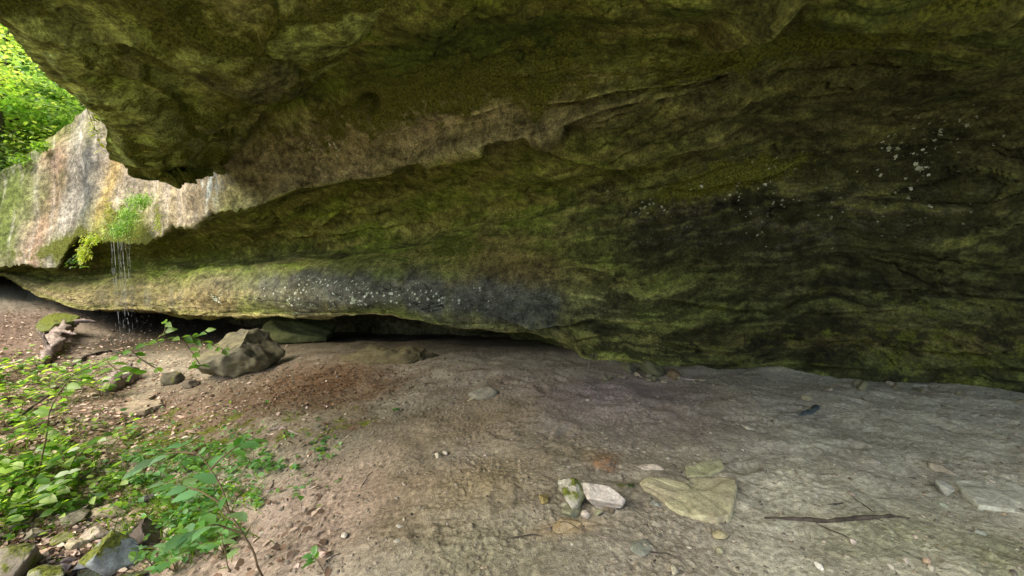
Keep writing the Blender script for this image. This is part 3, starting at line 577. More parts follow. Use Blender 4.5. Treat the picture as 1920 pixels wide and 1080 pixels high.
# creek bed stones
for (px, py, wp, hr, sk, c_, ms_, wt, lb, sd, rt) in [
 (217,1085,100,1.0,.0,(.22,.25,.25),.8,.35,'tall pointed grey creek stone with a mossy left side',71,(0,-8,20)),
 (272,1035,84,.7,.15,(.09,.07,.06),.05,1.0,'dark wet boulder shining behind the pointed creek stone',72,(0,10,30)),
 (40,1095,105,.75,.1,(.24,.21,.16),.6,.2,'mossy tan boulder in the bottom left corner',73,(5,0,60)),
 (95,1105,80,.5,.1,(.25,.26,.16),.5,.2,'mossy stone at the bottom edge right of the corner boulder',74,(0,0,10)),
 (113,1085,34,.7,.1,(.29,.26,.29),.0,.3,'lilac grey creek pebble at the bottom edge',75,(0,0,30)),
 (165,1078,62,.45,.1,(.13,.14,.16),.0,1.0,'flat dark wet stone left of the pointed creek stone',76,(0,5,-10)),
 (240,1110,80,.4,.1,(.12,.14,.09),.7,.6,'green wet stone below the pointed creek stone',77,(0,0,10)),
 (150,1034,44,.5,.15,(.40,.35,.24),.0,.0,'pale tan flat creek stone left of the pointed one',78,(5,0,0)),
 (185,1020,60,.4,.2,(.40,.34,.27),.0,.1,'pinkish tan stone behind the pointed creek stone',79,(0,8,20)),
 (112,1025,50,.4,.2,(.27,.28,.12),.5,.1,'green stained flat stone in the creek bed',80,(0,0,50)),
 (200,980,86,.3,.3,(.33,.28,.19),.15,.0,'broad tan slab at the head of the creek bed',81,(0,-5,30)),
 (140,990,64,.4,.3,(.29,.26,.19),.1,.0,'tan layered stone left of the broad creek slab',82,(0,0,10)),
 (95,1050,34,.5,.15,(.33,.28,.25),.0,.2,'small pinkish flat creek stone',83,(0,0,70)),
 (265,978,80,.25,.35,(.26,.20,.13),.2,.3,'brown flat stone right of the broad creek slab',84,(0,0,15)),
 (278,948,30,.7,.1,(.10,.08,.09),.0,.8,'small dark wet stone above the creek among the herbs',85,(0,0,15)),
 (60,1020,50,.5,.2,(.26,.24,.18),.4,.0,'grey stone under the leaves at the left of the creek',86,(0,0,35)),
 (190,1050,26,.6,.1,(.10,.10,.11),.0,1.0,'small black wet stone touching the pointed creek stone',87,(0,0,0)),
 (130,1065,26,.6,.1,(.30,.25,.24),.0,.2,'small rosy creek pebble above the lilac one',88,(0,0,0)),
 (315,1010,26,.6,.1,(.42,.38,.30),.0,.0,'small pale stone at the right bank of the creek',89,(0,0,0))]:
    gstone('creek_stone', lb, 'stone', px, py, wp, hr, .8, sk, rot=rt, col=c_, moss=ms_, wet=wt, seed=sd, planes=11, sub=4, cut=(.35, .8), moss_side=(-.7, -.3, .5) if sd == 71 else None)
# flat slabs bedded in the floor
def slab(label, outline, h, col, col2, seed, tilt=0.0, name='stone_slab'):
    pp = []
    n = len(outline)
    for i in range(n):
        a = np.array(outline[i], float); b = np.array(outline[(i + 1) % n], float)
        for t in np.linspace(0, 1, 9, endpoint=False): pp.append(a + (b - a) * t)
    pp = np.array(pp); Q = gpts(pp[:, 0], pp[:, 1]); ce = Q.mean(0)
    k = np.arange(len(Q)); j = fbm(np.stack([k * .55, k * 0. + seed, k * 0.], -1), 3, seed)
    Q[:, :2] += (Q[:, :2] - ce[:2]) * (0.05 * j)[:, None]
    base = H(Q[:, 0], Q[:, 1]); top = base.mean() * .5 + base * .5 + h; top = top * .3 + .7 * (np.convolve(np.r_[top[-12:], top, top[:12]], np.ones(25) / 25, 'valid'))
    rings = [np.c_[Q[:, :2], base - .06], np.c_[Q[:, :2], top - .006]]
    for s in (0.985, .95, .88, .8, .7, .6, .5, .4, .3, .2, .1, .02):
        xy = ce[:2] + (Q[:, :2] - ce[:2]) * s; z = top.mean() * (1 - s) + top * s
        w3 = np.c_[xy, z * 0]; zz = z + 0.007 * fbm(w3 * 7, 4, seed) + .012 * sm(0, .12, fbm(w3 * 3.3 + seed, 2, seed + 1)); rings.append(np.c_[xy, zz])
    G = np.stack(rings); nz = fbm(G * 5 + seed, 4, seed + 3); nf = fbm(G * 22, 3, seed + 4); t = sm(-.1, .2, nz)[..., None]
    c = (np.array(col) * (1 - t) + np.array(col2) * t) * (1 + .3 * nf + .15 * nz)[..., None]; ms = np.zeros(G.shape)
    o = ce.copy(); o[2] = base.mean()
    ob = mesh_np(name, G - o, grid_faces(len(rings), len(Q), True)[:, ::-1], M_STONE, cols=c, masks=ms); ob.location = tuple(o); tag(ob, label, 'slab'); return ob
def gpts(px, py, it=14):
    r = FWD + ((np.asarray(px, float) - 960) / F)[..., None] * RT + ((540 - np.asarray(py, float)) / F)[..., None] * UP
    z = np.full(r.shape[:-1], -1.65)
    for k in range(it):
        d = np.clip(z / np.minimum(r[..., 2], -.02), .5, 14); q = EYE + d[..., None] * r; z = .5 * z + .5 * (H(q[..., 0], q[..., 1]) - 1.5)
    q[..., 2] = H(q[..., 0], q[..., 1]); return q
slab('big pale yellow flat slab bedded in the floor right of the small stone pile', [(1200,910),(1214,901),(1245,902),(1290,903),(1335,901),(1377,899),(1382,919),(1377,955),(1368,981),(1344,984),(1296,972),(1267,962),(1248,948),(1231,933),(1209,921)], .022, (.47, .44, .27), (.38, .34, .22), 101)
slab('small greenish buried slab just behind the big pale slab', [(1285,880),(1318,872),(1352,868),(1358,880),(1334,893),(1288,896)], .012, (.38, .38, .22), (.33, .32, .21), 102)
slab('pale grey slab bedded in the floor at the right edge', [(1788,901),(1850,898),(1925,905),(2000,935),(1960,975),(1900,962),(1835,955),(1802,928)], .004, (.43, .44, .36), (.36, .36, .29), 103)
slab('thin tan slab lying on the left bank below the log', [(213,768),(252,753),(300,752),(306,762),(272,779),(228,777)], .03, (.33, .27, .19), (.28, .22, .16), 104)
slab('small grey slab lying above the thin tan slab on the left bank', [(245,748),(268,742),(292,745),(280,752),(252,753)], .03, (.28, .24, .17), (.24, .2, .14), 105)

# ================================================================== WOOD
M_BARK = plain_mat('dark_bark', (.03, .026, .02), (.09, .075, .06), 14, .9, .006, stretch=(1, 1, .25))
M_PALEWOOD = plain_mat('weathered_wood', (.13, .10, .085), (.34, .28, .25), 12, .85, .008, stretch=(1, 1, .3))
M_TWIG = plain_mat('green_stem', (.10, .07, .04), (.17, .12, .06), 20, .7, .002)
def tube(path, rad, seg=8, seed=0, rough=0.0, sub=6):
    path = np.array(path, float); n = len(path); t = np.arange(n); ti = np.linspace(0, n - 1, (n - 1) * sub + 1)
    p = np.stack([pchip(t, path[:, k], ti) for k in range(3)], -1); r = np.interp(ti, t, np.broadcast_to(rad, n) if np.ndim(rad) else np.full(n, rad))
    T = np.gradient(p, axis=0); T /= np.linalg.norm(T, axis=1, keepdims=True); a = np.array([.13, .2, .97]) if abs(T[0, 2]) < .9 else np.array([1., 0, 0])
    B = np.cross(T, a); B /= np.linalg.norm(B, axis=1, keepdims=True); C = np.cross(T, B); an = np.arange(seg) / seg * 2 * math.pi
    ring = p[:, None] + r[:, None, None] * (np.cos(an)[None, :, None] * B[:, None] + np.sin(an)[None, :, None] * C[:, None])
    if rough: ring += (ring - p[:, None]) * (rough * fbm(ring * 9 / max(r.max() * 10, .3) + seed, 3, seed))[..., None] * 2.5
    V = np.concatenate([ring.reshape(-1, 3), p[:1], p[-1:]]); Fq = grid_faces(len(p), seg, True); m = len(p) * seg
    tri = np.concatenate([Fq[:, [0, 1, 2]], Fq[:, [0, 2, 3]], np.stack([np.full(seg, m), (np.arange(seg) + 1) % seg, np.arange(seg)], -1), np.stack([np.full(seg, m + 1), np.arange(seg) + m - seg, (np.arange(seg) + 1) % seg + m - seg], -1)])
    return V, tri
def join(parts):
    Vs, Fs, o = [], [], 0
    for V, Fc in parts: Vs.append(V); Fs.append(Fc + o); o += len(V)
    return np.concatenate(Vs), np.concatenate(Fs)
def wood(name, label, cat, pix, rad, mat, lift=.5, rough=.3, branches=(), seed=1, lifts=None):
    """pix: points on the ground as photo pixels"""
    q = gpts(np.array([p[0] for p in pix]), np.array([p[1] for p in pix])); rad = np.broadcast_to(rad, len(pix)).astype(float)
    q[:, 2] += rad * lift
    if lifts is not None: q[:, 2] += np.array(lifts)
    parts = [tube(q, rad, 10, seed, rough)]
    for (i, dv, ln, rr) in branches:
        s = q[i]; dv = np.array(dv, float); parts.append(tube([s, s + dv * ln * .5 + [0, 0, .1 * ln], s + dv * ln], [rr, rr * .8, rr * .3], 7, seed + 3, rough))
    V, Fc = join(parts); o = V.mean(0); ob = mesh_np(name, V - o, Fc, mat); ob.location = tuple(o); return tag(ob, label, cat)
wood('driftwood_log', 'short weathered log lying on the left bank above the thin tan slab', 'log', [(198,738),(215,728),(232,712),(250,697)], [.05, .10, .12, .06], M_PALEWOOD, .6, .5, branches=[(1, (-.8, .1, .1), .5, .04)], seed=3)
wood('dead_root', 'pale forked dead root below the mossy rock at the far left', 'root', [(78,690),(95,668),(112,645),(125,630)], [.05, .09, .13, .12], M_PALEWOOD, .9, .5, branches=[(1, (.8, -.2, .5), .5, .05), (2, (.9, -.3, .1), .6, .05), (1, (-.5, .1, .8), .5, .03), (3, (.5, .5, .1), .7, .06)], seed=5, lifts=[0, 0, .05, .1])
wood('fallen_stick', 'long dark stick lying across the sandy floor at the right', 'stick', [(1433,972),(1500,976),(1560,979),(1620,974),(1665,970),(1706,973)], [.005, .010, .011, .012, .009, .004], M_BARK, .8, .3, branches=[(5, (-.6, -.3, .02), .06, .003)], seed=6)
wood('bark_curl', 'dark bluish curled piece of bark on the floor below the back wall', 'bark', [(1497,778),(1515,776),(1530,767),(1536,762)], [.008, .022, .026, .008], plain_mat('dark_wet_bark', (.03, .05, .055), (.07, .09, .09), 10, .6, .004), .5, .3, seed=7)
wood('fallen_twig', 'pale twig lying at the foot of the back wall', 'twig', [(1262,708),(1278,711),(1295,713),(1312,713)], [.012, .014, .012, .006], M_PALEWOOD, .8, .3, seed=8)
wood('fallen_twig', 'thin pale twig arched over the dark corner of the gap', 'twig', [(1102,694),(1108,684),(1116,680),(1120,696)], [.006, .007, .007, .004], M_PALEWOOD, .8, .2, seed=9, lifts=[0, .12, .14, 0])
wood('fallen_twig', 'bent straw coloured twig on brown soil above the central herbs', 'twig', [(505,808),(525,803),(545,810),(560,815)], [.012, .011, .009, .005], M_PALEWOOD, .8, .3, seed=10)
wood('fallen_twig', 'short forked pale twig on the silt between herbs and bare bank', 'twig', [(490,925),(505,922),(513,905)], [.008, .008, .004], M_PALEWOOD, .8, .3, seed=11, branches=[(1, (.4, .3, .05), .1, .004)])
wood('fallen_stick', 'thin straight stick slanting through the leaves at the left', 'stick', [(20,800),(60,770),(105,735),(155,690)], [.014, .014, .012, .008], M_BARK, 3, .2, seed=12)
wood('fallen_stick', 'long thin root running along the bank behind the herbs', 'stick', [(135,690),(170,668),(210,660),(250,668),(290,690)], [.02, .025, .02, .015, .008], M_BARK, 1, .3, seed=13)

# ================================================================== LEAVES
_LV = np.array([[0,0,0],[.33,.5,.06],[.33,0,0],[.33,-.5,.06],[.7,.38,.03],[.7,0,-.03],[.7,-.38,.03],[1,0,-.12]])
_LF = np.array([[0,2,1],[0,3,2],[1,2,5],[1,5,4],[2,3,6],[2,6,5],[4,5,7],[5,6,7]])
def unit(v): return v / np.maximum(np.linalg.norm(v, axis=-1, keepdims=True), 1e-9)
def leaves(pos, along, nrm, ln, wd, col):
    pos = np.asarray(pos, float); n = len(pos); along = unit(along); side = unit(np.cross(nrm, along)); up = np.cross(along, side)
    V = pos[:, None] + _LV[None, :, 0, None] * (along * ln[:, None])[:, None] + _LV[None, :, 1, None] * (side * wd[:, None])[:, None] + _LV[None, :, 2, None] * (up * ln[:, None])[:, None]
    Fc = (_LF[None] + (np.arange(n) * 8)[:, None, None]).reshape(-1, 3); C = np.repeat(col, 8, axis=0)
    return V.reshape(-1, 3), Fc, C
def greens(n, pal, r=rng, jit=.25):
    pal = np.array(pal); c = pal[r.integers(0, len(pal), n)]; return np.clip(c * (1 + jit * r.normal(size=(n, 1))), .01, .9)
G_SUN = [(.17,.33,.03),(.25,.42,.05),(.11,.25,.03),(.32,.48,.07),(.07,.17,.02),(.36,.48,.16)]
G_COOL = [(.13,.30,.10),(.20,.42,.17),(.09,.22,.06),(.28,.46,.24),(.15,.32,.06)]
G_YEL = [(.38,.45,.03),(.28,.38,.03),(.45,.48,.06)]
DEAD = [(.44,.33,.26),(.34,.23,.17),(.55,.44,.36),(.22,.14,.10),(.50,.39,.34),(.15,.10,.07)]
RUST = [(.17,.09,.045),(.12,.065,.035),(.22,.13,.07),(.09,.05,.03)]
def dead_leaves(label_name, px, py, pal, size, kind='stuff'):
    q = gpts(px, py); n = len(q); th = rng.uniform(0, 6.28, n)
    al = np.stack([np.cos(th), np.sin(th), rng.normal(0, .25, n)], -1); nr = unit(np.stack([rng.normal(0, .4, n), rng.normal(0, .4, n), np.ones(n)], -1))
    ln = rng.uniform(*size, n); q[:, 2] += rng.uniform(.004, .03, n)
    V, Fc, C = leaves(q, al, nr, ln, ln * rng.uniform(.35, .7, n), greens(n, pal)); return mesh_np(label_name, V, Fc, M_LITTER, cols=C, smooth=False)
def litter():
    # dry leaves washed over the left bank, thinner towards the shelter
    n = 30000; px = rng.uniform(-60, 620, n); py = rng.uniform(560, 1079, n)
    den = np.clip(1.15 - (px + 0.35 * (py - 560)) / 560, 0.06, 1) * (0.45 + 0.9 * sm(-.1, .2, noise(np.stack([px / 60, py / 30, px * 0], -1), 3)))
    k = rng.uniform(0, 1, n) < den
    px, py = px[k], py[k]; k = slice(None); m = 14000; a, b = rng.uniform(-1500, -60, m), rng.uniform(560, 1150, m); a2, b2 = rng.uniform(420, 1900, 320), rng.uniform(735, 1079, 320); px = np.r_[px, a]; py = np.r_[py, b]
    tag(dead_leaves('dead_leaves', px[k], py[k], DEAD, (.02, .075)), 'dry tan and pinkish dead leaves strewn over the left bank', 'dead leaves', kind='stuff')
    n = 3600; px = rng.normal(610, 105, n); py = rng.normal(722, 28, n) + (620 - px) * .15; k = py > 668
    tag(dead_leaves('rusty_leaf_litter', px[k], py[k], RUST + [(.20,.16,.11),(.13,.11,.08)], (.01, .05)), 'rusty brown crumbled leaf litter heaped behind the bare floor', 'leaf litter', kind='stuff')
litter()
def gravel():
    n = 11000; px = rng.uniform(-40, 1960, n); py = rng.uniform(700, 1079, n); py = np.where(rng.uniform(0, 1, n) < .3, 700 + (py - 700) ** 1.0 * .5, py)
    den = .25 + .75 * sm(-.05, .25, noise(np.stack([px / 120, py / 50, px * 0], -1), 8)) ; den *= 1 - .6 * sm(1000, 1500, px) * sm(1000, 950, py); k = rng.uniform(0, 1, n) < den; px, py = px[k], py[k]; n = len(px)
    q = gpts(px, py); q[:, 2] += .001
    d = np.linalg.norm(q - EYE, axis=1); s = np.clip(rng.lognormal(-5.1, .45, n), .0025, .022) * np.clip(d / 2.6, .8, 1.8)
    O = np.array([[1,0,0],[-1,0,0],[0,1,0],[0,-1,0],[0,0,1],[0,0,-1],[.6,.6,.5],[-.6,-.5,.5]]); Fo = np.array([[6,4,2],[6,2,0],[6,0,4],[4,0,3],[4,7,1],[7,4,3],[1,7,3],[4,1,2],[0,2,5],[2,1,5],[1,3,5],[3,0,5]])
    V = O[None] * (1 + rng.normal(0, .28, (n, 8, 3))); V[..., 2] *= .55; th = rng.uniform(0, 6.28, n); c, s_ = np.cos(th)[:, None], np.sin(th)[:, None]
    X = V[..., 0] * c - V[..., 1] * s_ * .7; Y = V[..., 0] * s_ + V[..., 1] * c * .7; V = np.stack([X, Y, V[..., 2]], -1) * s[:, None, None] + q[:, None]
    pal = np.array([(.25,.23,.18),(.33,.29,.22),(.20,.18,.14),(.42,.36,.29),(.29,.23,.16),(.15,.13,.11),(.24,.21,.16)])
    C = np.repeat(pal[rng.integers(0, len(pal), n)] * rng.uniform(.7, 1.2, (n, 1)), 8, axis=0)
    o = mesh_np('gravel', V.reshape(-1, 3), (Fo[None] + (np.arange(n) * 8)[:, None, None]).reshape(-1, 3), M_STONE, cols=C, masks=C * 0, smooth=False)
    tag(o, 'fine grit and crumbs of sandstone scattered over the floor', 'gravel', kind='stuff')
gravel()
def cover():
    n = 26000; px = rng.uniform(-120, 640, n); py = rng.uniform(640, 1079, n)
    def b(cx, cy, rx, ry, a=0): a = R(a); u = (px-cx)*math.cos(a)+(py-cy)*math.sin(a); v = -(px-cx)*math.sin(a)+(py-cy)*math.cos(a); return np.exp(-((u/rx)**2+(v/ry)**2))
    den = b(20,740,150,60,-12)*.45 + b(60,880,140,40,-15)*.9 + b(100,950,150,35,-15)*.9 + b(20,820,110,30)*.5 + b(400,870,130,55,-5)*1.1 + b(340,960,80,60,-30) + b(300,1040,60,30,-30)*.5 + b(480,930,60,25,-30)*.7 + b(600,840,30,25)*.3 + b(150,830,120,22,-15)*.5 + b(560,800,60,20)*.2
    den *= .8 * sm(-.12, .25, noise(np.stack([px / 45, py / 28, px * 0], -1), 13)); k = rng.uniform(0, 1, n) < den; px, py = px[k], py[k]; a, b = rng.uniform(-1500, -100, 9000), rng.uniform(600, 1100, 9000); kk = noise(np.stack([a / 120, b / 60, a * 0], -1), 14) > .02; px = np.r_[px, a[kk]]; py = np.r_[py, b[kk]]; n = len(px)
    q = gpts(px, py); h = rng.uniform(0.01, .12, n) * sm(700, 300, px); q[:, 2] += h + .01
    th = rng.uniform(0, 6.28, n); al = np.stack([np.cos(th), np.sin(th), rng.normal(.05, .25, n)], -1); nr = unit(np.stack([rng.normal(-.15, .35, n), rng.normal(-.15, .35, n), np.ones(n)], -1))
    ln = rng.uniform(.02, .06, n) * np.where(px < 250, 1.6, 1.1); cool = px > 240 + 60 * rng.normal(size=n)
    C = np.where(cool[:, None], greens(n, G_COOL + G_SUN[:2]), greens(n, G_SUN))
    V, Fc, C = leaves(q, al, nr, ln, ln * rng.uniform(.45, .75, n), C)
    tag(mesh_np('ground_cover', V, Fc, M_LEAF, cols=C), 'low green leafy ground cover spread over the left bank and creek side', 'ground cover', kind='stuff')
    # grass blades between them
    n = 2600; px = np.r_[rng.normal(330, 60, n // 2), rng.normal(120, 110, n - n // 2)]; py = np.r_[rng.normal(960, 40, n // 2), rng.normal(900, 60, n - n // 2)]; q = gpts(px, np.clip(py, 760, 1079))
    th = rng.uniform(0, 6.28, n); al = np.stack([np.cos(th) * .6 - .3, np.sin(th) * .6, rng.uniform(.3, .9, n)], -1); nr = np.stack([np.cos(th + 1.3), np.sin(th + 1.3), np.full(n, .6)], -1); ln = rng.uniform(.05, .13, n)
    V, Fc, C = leaves(q, al, nr, ln, np.full(n, .006), greens(n, [(.16,.26,.03),(.22,.32,.05),(.12,.20,.03)]))
    tag(mesh_np('grass', V, Fc, M_LEAF, cols=C), 'thin yellow green grass growing along the creek side', 'grass', kind='stuff')
cover()
# ---- single plants
def plant(name, label, cat, base, stems, pal, leaf_len, per, group=None, droop=.2, wr=.55, stem_r=.0035, rs=1, bare=.25, pair=False, tilt=(0, -.25, 1), thick=.35, gap=None, leaf_name='leaves'):
    """stems: list of polylines (absolute points); leaves grow alternately along each"""
    r = np.random.default_rng(rs); root = bpy.data.objects.new(name, None); COL.objects.link(root); root.location = tuple(base); root.empty_display_size = .05; tag(root, label, cat, group)
    base = np.asarray(base); parts = []; P_, A_, N_, L_ = [], [], [], []
    for s in stems:
        s = np.array(s, float); parts.append(tube(s - base, np.linspace(stem_r, stem_r * thick, len(s)), 6, rs, 0, 5)); seg = np.r_[0, np.cumsum(np.linalg.norm(np.diff(s, axis=0), axis=1))]
        if gap: per = max(3, int(seg[-1] * (1 - bare) / gap))
        seg /= seg[-1]; T = np.linspace(bare, 1, per)
        for i, t in enumerate(T):
            p = np.array([np.interp(t, seg, s[:, k]) for k in range(3)]); p2 = np.array([np.interp(min(t + .05, 1), seg, s[:, k]) for k in range(3)]) - np.array([np.interp(t - .05, seg, s[:, k]) for k in range(3)])
            dr = unit(p2); sd = unit(np.cross(dr, [0, 0, 1.0]) + 1e-4)
            if abs(dr[2]) > .75: a = i * 2.4 + rs; sd = np.array([math.cos(a), math.sin(a), 0]); dr = dr * .2
            for sg in ((1, -1) if pair or i == per - 1 else ((1,) if i % 2 else (-1,))):
                al = sd * sg * r.uniform(.7, 1) + dr * r.uniform(.3, .8) + np.array([0, 0, r.uniform(-droop, .15)]); P_.append(p - base); A_.append(al); N_.append([r.normal(tilt[0], .3), r.normal(tilt[1], .3), tilt[2]]); L_.append(leaf_len * r.uniform(.65, 1.15) * (1.1 - .35 * abs(t - .5)))
    V, Fc = join(parts); mesh_np('stem', V, Fc, M_TWIG, parent=root)
    L_ = np.array(L_); V, Fc, C = leaves(np.array(P_), np.array(A_), np.array(N_), L_, L_ * wr, greens(len(P_), pal, r, .18)); mesh_np(leaf_name, V, Fc, M_LEAF, parent=root, cols=C)
    return root
def pl(px, py, d): return P(np.array(px, float), np.array(py, float), np.array(d, float))
# leafy branch reaching in from the left
b0, _ = on_ground(70, 900)
main = np.vstack([b0[None], pl([90,130,200,245,290,350,418], [790,712,675,655,640,632,655], [3.6,3.75,3.9,4.0,4.1,4.2,4.3])])
plant('leafy_branch', 'slender arching branch with bright oval leaves reaching over the bank toward the large boulder', 'branch', b0, [main,
  pl([245,262,292],[655,672,690],[4.0,4.0,4.05]), pl([290,308,312],[640,622,606],[4.1,4.1,4.1]), pl([340,356,376],[633,655,685],[4.2,4.2,4.2]), pl([200,215,250],[675,690,700],[3.9,3.85,3.8]), pl([350,372,385],[632,628,620],[4.2,4.25,4.3])],
  [(.20,.38,.05),(.14,.30,.03),(.10,.24,.03),(.30,.46,.12)], .125, 26, droop=.25, wr=.5, stem_r=.006, rs=4, bare=.2, tilt=(-.15, -.9, .7), thick=.6, gap=.05)
# sapling in front
b0, _ = on_ground(497, 1092)
st = np.vstack([b0[None], pl([480,455,430,420,395,370,345],[1050,1000,960,925,880,850,835],[2.15,2.17,2.2,2.22,2.27,2.32,2.38])])
plant('sapling', 'thin dark stemmed sapling with broad blue green leaves rising from the near bank', 'sapling', b0, [st,
  pl([430,400,360,310],[960,935,915,905],[2.2,2.22,2.28,2.35]), pl([395,420,450,468],[880,855,835,828],[2.27,2.3,2.35,2.4]), pl([455,425,395,350],[1000,990,985,1000],[2.17,2.15,2.1,2.05]), pl([370,330,290,262],[850,848,862,880],[2.32,2.36,2.4,2.45])],
  [(.18,.40,.20),(.26,.46,.27),(.12,.30,.10),(.14,.34,.08)], .12, 7, droop=.25, wr=.5, stem_r=.006, rs=9, bare=.45)
b0, _ = on_ground(432, 1075)
plant('sapling', 'short brown stemmed seedling left of the thin sapling stem', 'seedling', b0, [np.vstack([b0[None], pl([425,418,418],[1050,1020,995],[2.3,2.3,2.32])])], G_COOL, .085, 4, rs=11, bare=.6, droop=.3)
for (px, py, tpx, tpy, ll, per, pal, lb, sd) in [
 (566,965,560,915,.075,4,G_COOL,'small seedling with three round green leaves alone on the silt bank',21),
 (612,1085,585,1040,.07,6,G_COOL,'low seedling with narrow leaves at the bottom edge of the silt bank',22),
 (607,850,603,842,.05,6,G_COOL,'tiny bright seedling on the dark soil right of the herbs',23),
 (743,776,742,772,.05,5,[(.08,.25,.04)],'lone green sprout on the grey floor',24),
 (540,830,545,815,.04,5,G_COOL,'tiny green sprout beside the straw coloured twig',25),
 (490,825,488,805,.05,5,G_SUN,'small sprout left of the straw coloured twig',26),
 (462,940,470,930,.10,3,G_YEL,'plant with one long yellow leaf at the edge of the herbs',27),
 (1190,925,1185,912,.03,8,[(.10,.17,.06),(.07,.12,.04)],'small dark green sprig between the stone pile and the big flat slab',28)]:
    q, d = on_ground(px, py); tp = P(np.array(float(tpx)), np.array(float(tpy)), np.array(d * 1.01)); tp[2] = max(tp[2], q[2] + .02)
    plant('seedling', lb, 'seedling', q, [[q, (q + tp) / 2 + [0.005, 0, .005], tp]], pal, ll, per, rs=sd, bare=.7, stem_r=.0022, droop=.15)
# herbs of the bank: same two looks over and over
kinds = []
def herb_proto(name, label, cat, group, pal, hgt, n, ll, sd, wr):
    r = np.random.default_rng(sd); st = []
    for k in range(n):
        a = k * 2.4 + r.uniform(0, .8); h = hgt * r.uniform(.6, 1.1); sp = h * r.uniform(.4, 1.0); dv = np.array([math.cos(a), math.sin(a), 0]); st.append([np.zeros(3), dv * sp * .35 + [0, 0, h * .6], dv * sp + [0, 0, h]])
    o = plant(name, label, cat, np.zeros(3), st, pal, ll, 4, group, .35, wr, .003, sd, .45); return o
def place(o, kids, q, rz, s, first):
    r = o if first else o.copy()
    if not first:
        COL.objects.link(r)
        for ch in kids: c = ch.copy(); COL.objects.link(c); c.parent = r
    r.location = tuple(q); r.rotation_euler = (0, 0, rz); r.scale = (s, s, s); return r
protos = [herb_proto('bank_herb', 'bright yellow green leafy herb growing in the thick patch on the left bank', 'herb', 'yellow green herbs in the thick patch on the left bank', G_SUN + [(.35,.50,.10),(.50,.60,.40)], .22, 5, .125, 41, .55),
          herb_proto('bank_herb', 'cool green broad leaved herb growing beside the creek', 'herb', 'cool green broad leaved herbs beside the creek', G_COOL, .15, 5, .085, 42, .5)]
spots = [[(30,700),(70,720),(110,700),(150,735),(20,750),(80,760),(120,755),(185,700),(160,770),(10,800),(60,810),(110,815),(20,850),(-40,720),(-60,800),(70,690),(190,745),(15,900),(70,905),(125,890),(30,950),(95,950),(0,720),(45,740),(140,715),(100,735),(-20,860),(10,1000),(60,975),(90,780),(40,775),(-10,940),(20,675)],
         [(320,860),(360,850),(400,845),(440,850),(350,885),(390,890),(430,890),(475,880),(300,890),(330,930),(370,950),(290,950),(340,985),(390,975),(310,1020),(360,1040),(260,870),(240,840),(420,1040),(330,1075),(460,910),(505,890),(290,1068),(410,925),(380,1010),(275,905),(500,920)]]
for pr, sp in zip(protos, spots):
    kids = list(pr.children)
    for i, (px, py) in enumerate(sp):
        if i % 3 == 2: continue
        q = gpts(np.array([float(px)]), np.array([float(py)]))[0]; place(pr, kids, q, rng.uniform(0, 6.28), rng.uniform(.7, 1.25), i == 0)

# ---- loose bits lying about on the trodden floor
def strew(protos, n, box, smin, smax, sink):
    for i in range(n):
        pr = protos[i % len(protos)]; o = pr if i < len(protos) else pr.copy()
        if i >= len(protos): COL.objects.link(o)
        px, py = rng.uniform(box[0], box[1]), box[2] + (box[3] - box[2]) * rng.uniform() ** .8; q = gpts(np.array([px]), np.array([py]))[0]; sc_ = rng.uniform(smin, smax)
        q[2] += sink * sc_; o.location = tuple(q); o.rotation_euler = (rng.normal(0, .15), rng.normal(0, .15), rng.uniform(0, 6.28)); o.scale = (sc_,) * 3
strew([stone('pebble', 'small crumb of sandstone lying loose on the trodden floor', 'pebble', (0, 0, 0), d_, col=c_, seed=200 + k, sub=2, planes=7, group='small sandstone crumbs strewn over the floor') for k, (d_, c_) in enumerate([((.035,.025,.02),(.40,.36,.28)),((.03,.03,.02),(.33,.29,.23)),((.045,.03,.018),(.45,.42,.34)),((.03,.02,.015),(.26,.23,.18)),((.04,.035,.02),(.36,.30,.22))])], 130, (420, 1910, 745, 1075), .35, 1.1, .004)
def twig_mesh(sd):
    r = np.random.default_rng(sd); p = [np.array([0, 0, 0.])]
    for k in range(4): p.append(p[-1] + [.035, r.normal(0, .012), abs(r.normal(0, .003))])
    V, Fc = tube(p, [.002, .0028, .0026, .002, .001], 6, sd, .3, 4); o = mesh_np('twig', V - V.mean(0) + [0, 0, .006], Fc, M_BARK if sd % 2 else M_PALEWOOD); return tag(o, 'short dry twig lying loose on the trodden floor', 'twig', 'short dry twigs strewn over the floor')
def wall_foot():
    prs = [stone('stone', 'broken sandstone flake lying against the foot of the back wall', 'stone', (0, 0, 0), d_, col=c_, seed=300 + k, sub=3, planes=9, cut=(.4, .8), group='broken flakes along the foot of the back wall') for k, (d_, c_) in enumerate([((.16,.10,.06),(.20,.18,.12)),((.12,.10,.08),(.16,.15,.09)),((.20,.12,.05),(.24,.22,.16)),((.10,.08,.05),(.28,.24,.17))])]
    for i in range(46):
        o = prs[i % 4] if i < 4 else prs[i % 4].copy()
        if i >= 4: COL.objects.link(o)
        px = rng.uniform(1110, 1915); py = np.interp(px, [1110, 1150, 1300, 1500, 1700, 1920], [694, 704, 712, 718, 722, 752]) + abs(rng.normal(0, 7)); q = gpts(np.array([px]), np.array([py]))[0]; sc_ = rng.uniform(.3, 1.1) * (1.0 if px < 1400 else .8); q[2] += .03 * sc_
        o.location = tuple(q); o.rotation_euler = (rng.normal(0, .2), rng.normal(0, .2), rng.uniform(0, 6.28)); o.scale = (sc_,) * 3
wall_foot()
strew([twig_mesh(k) for k in (1, 2, 3, 4)], 34, (430, 1880, 740, 1060), .5, 1.3, .002)

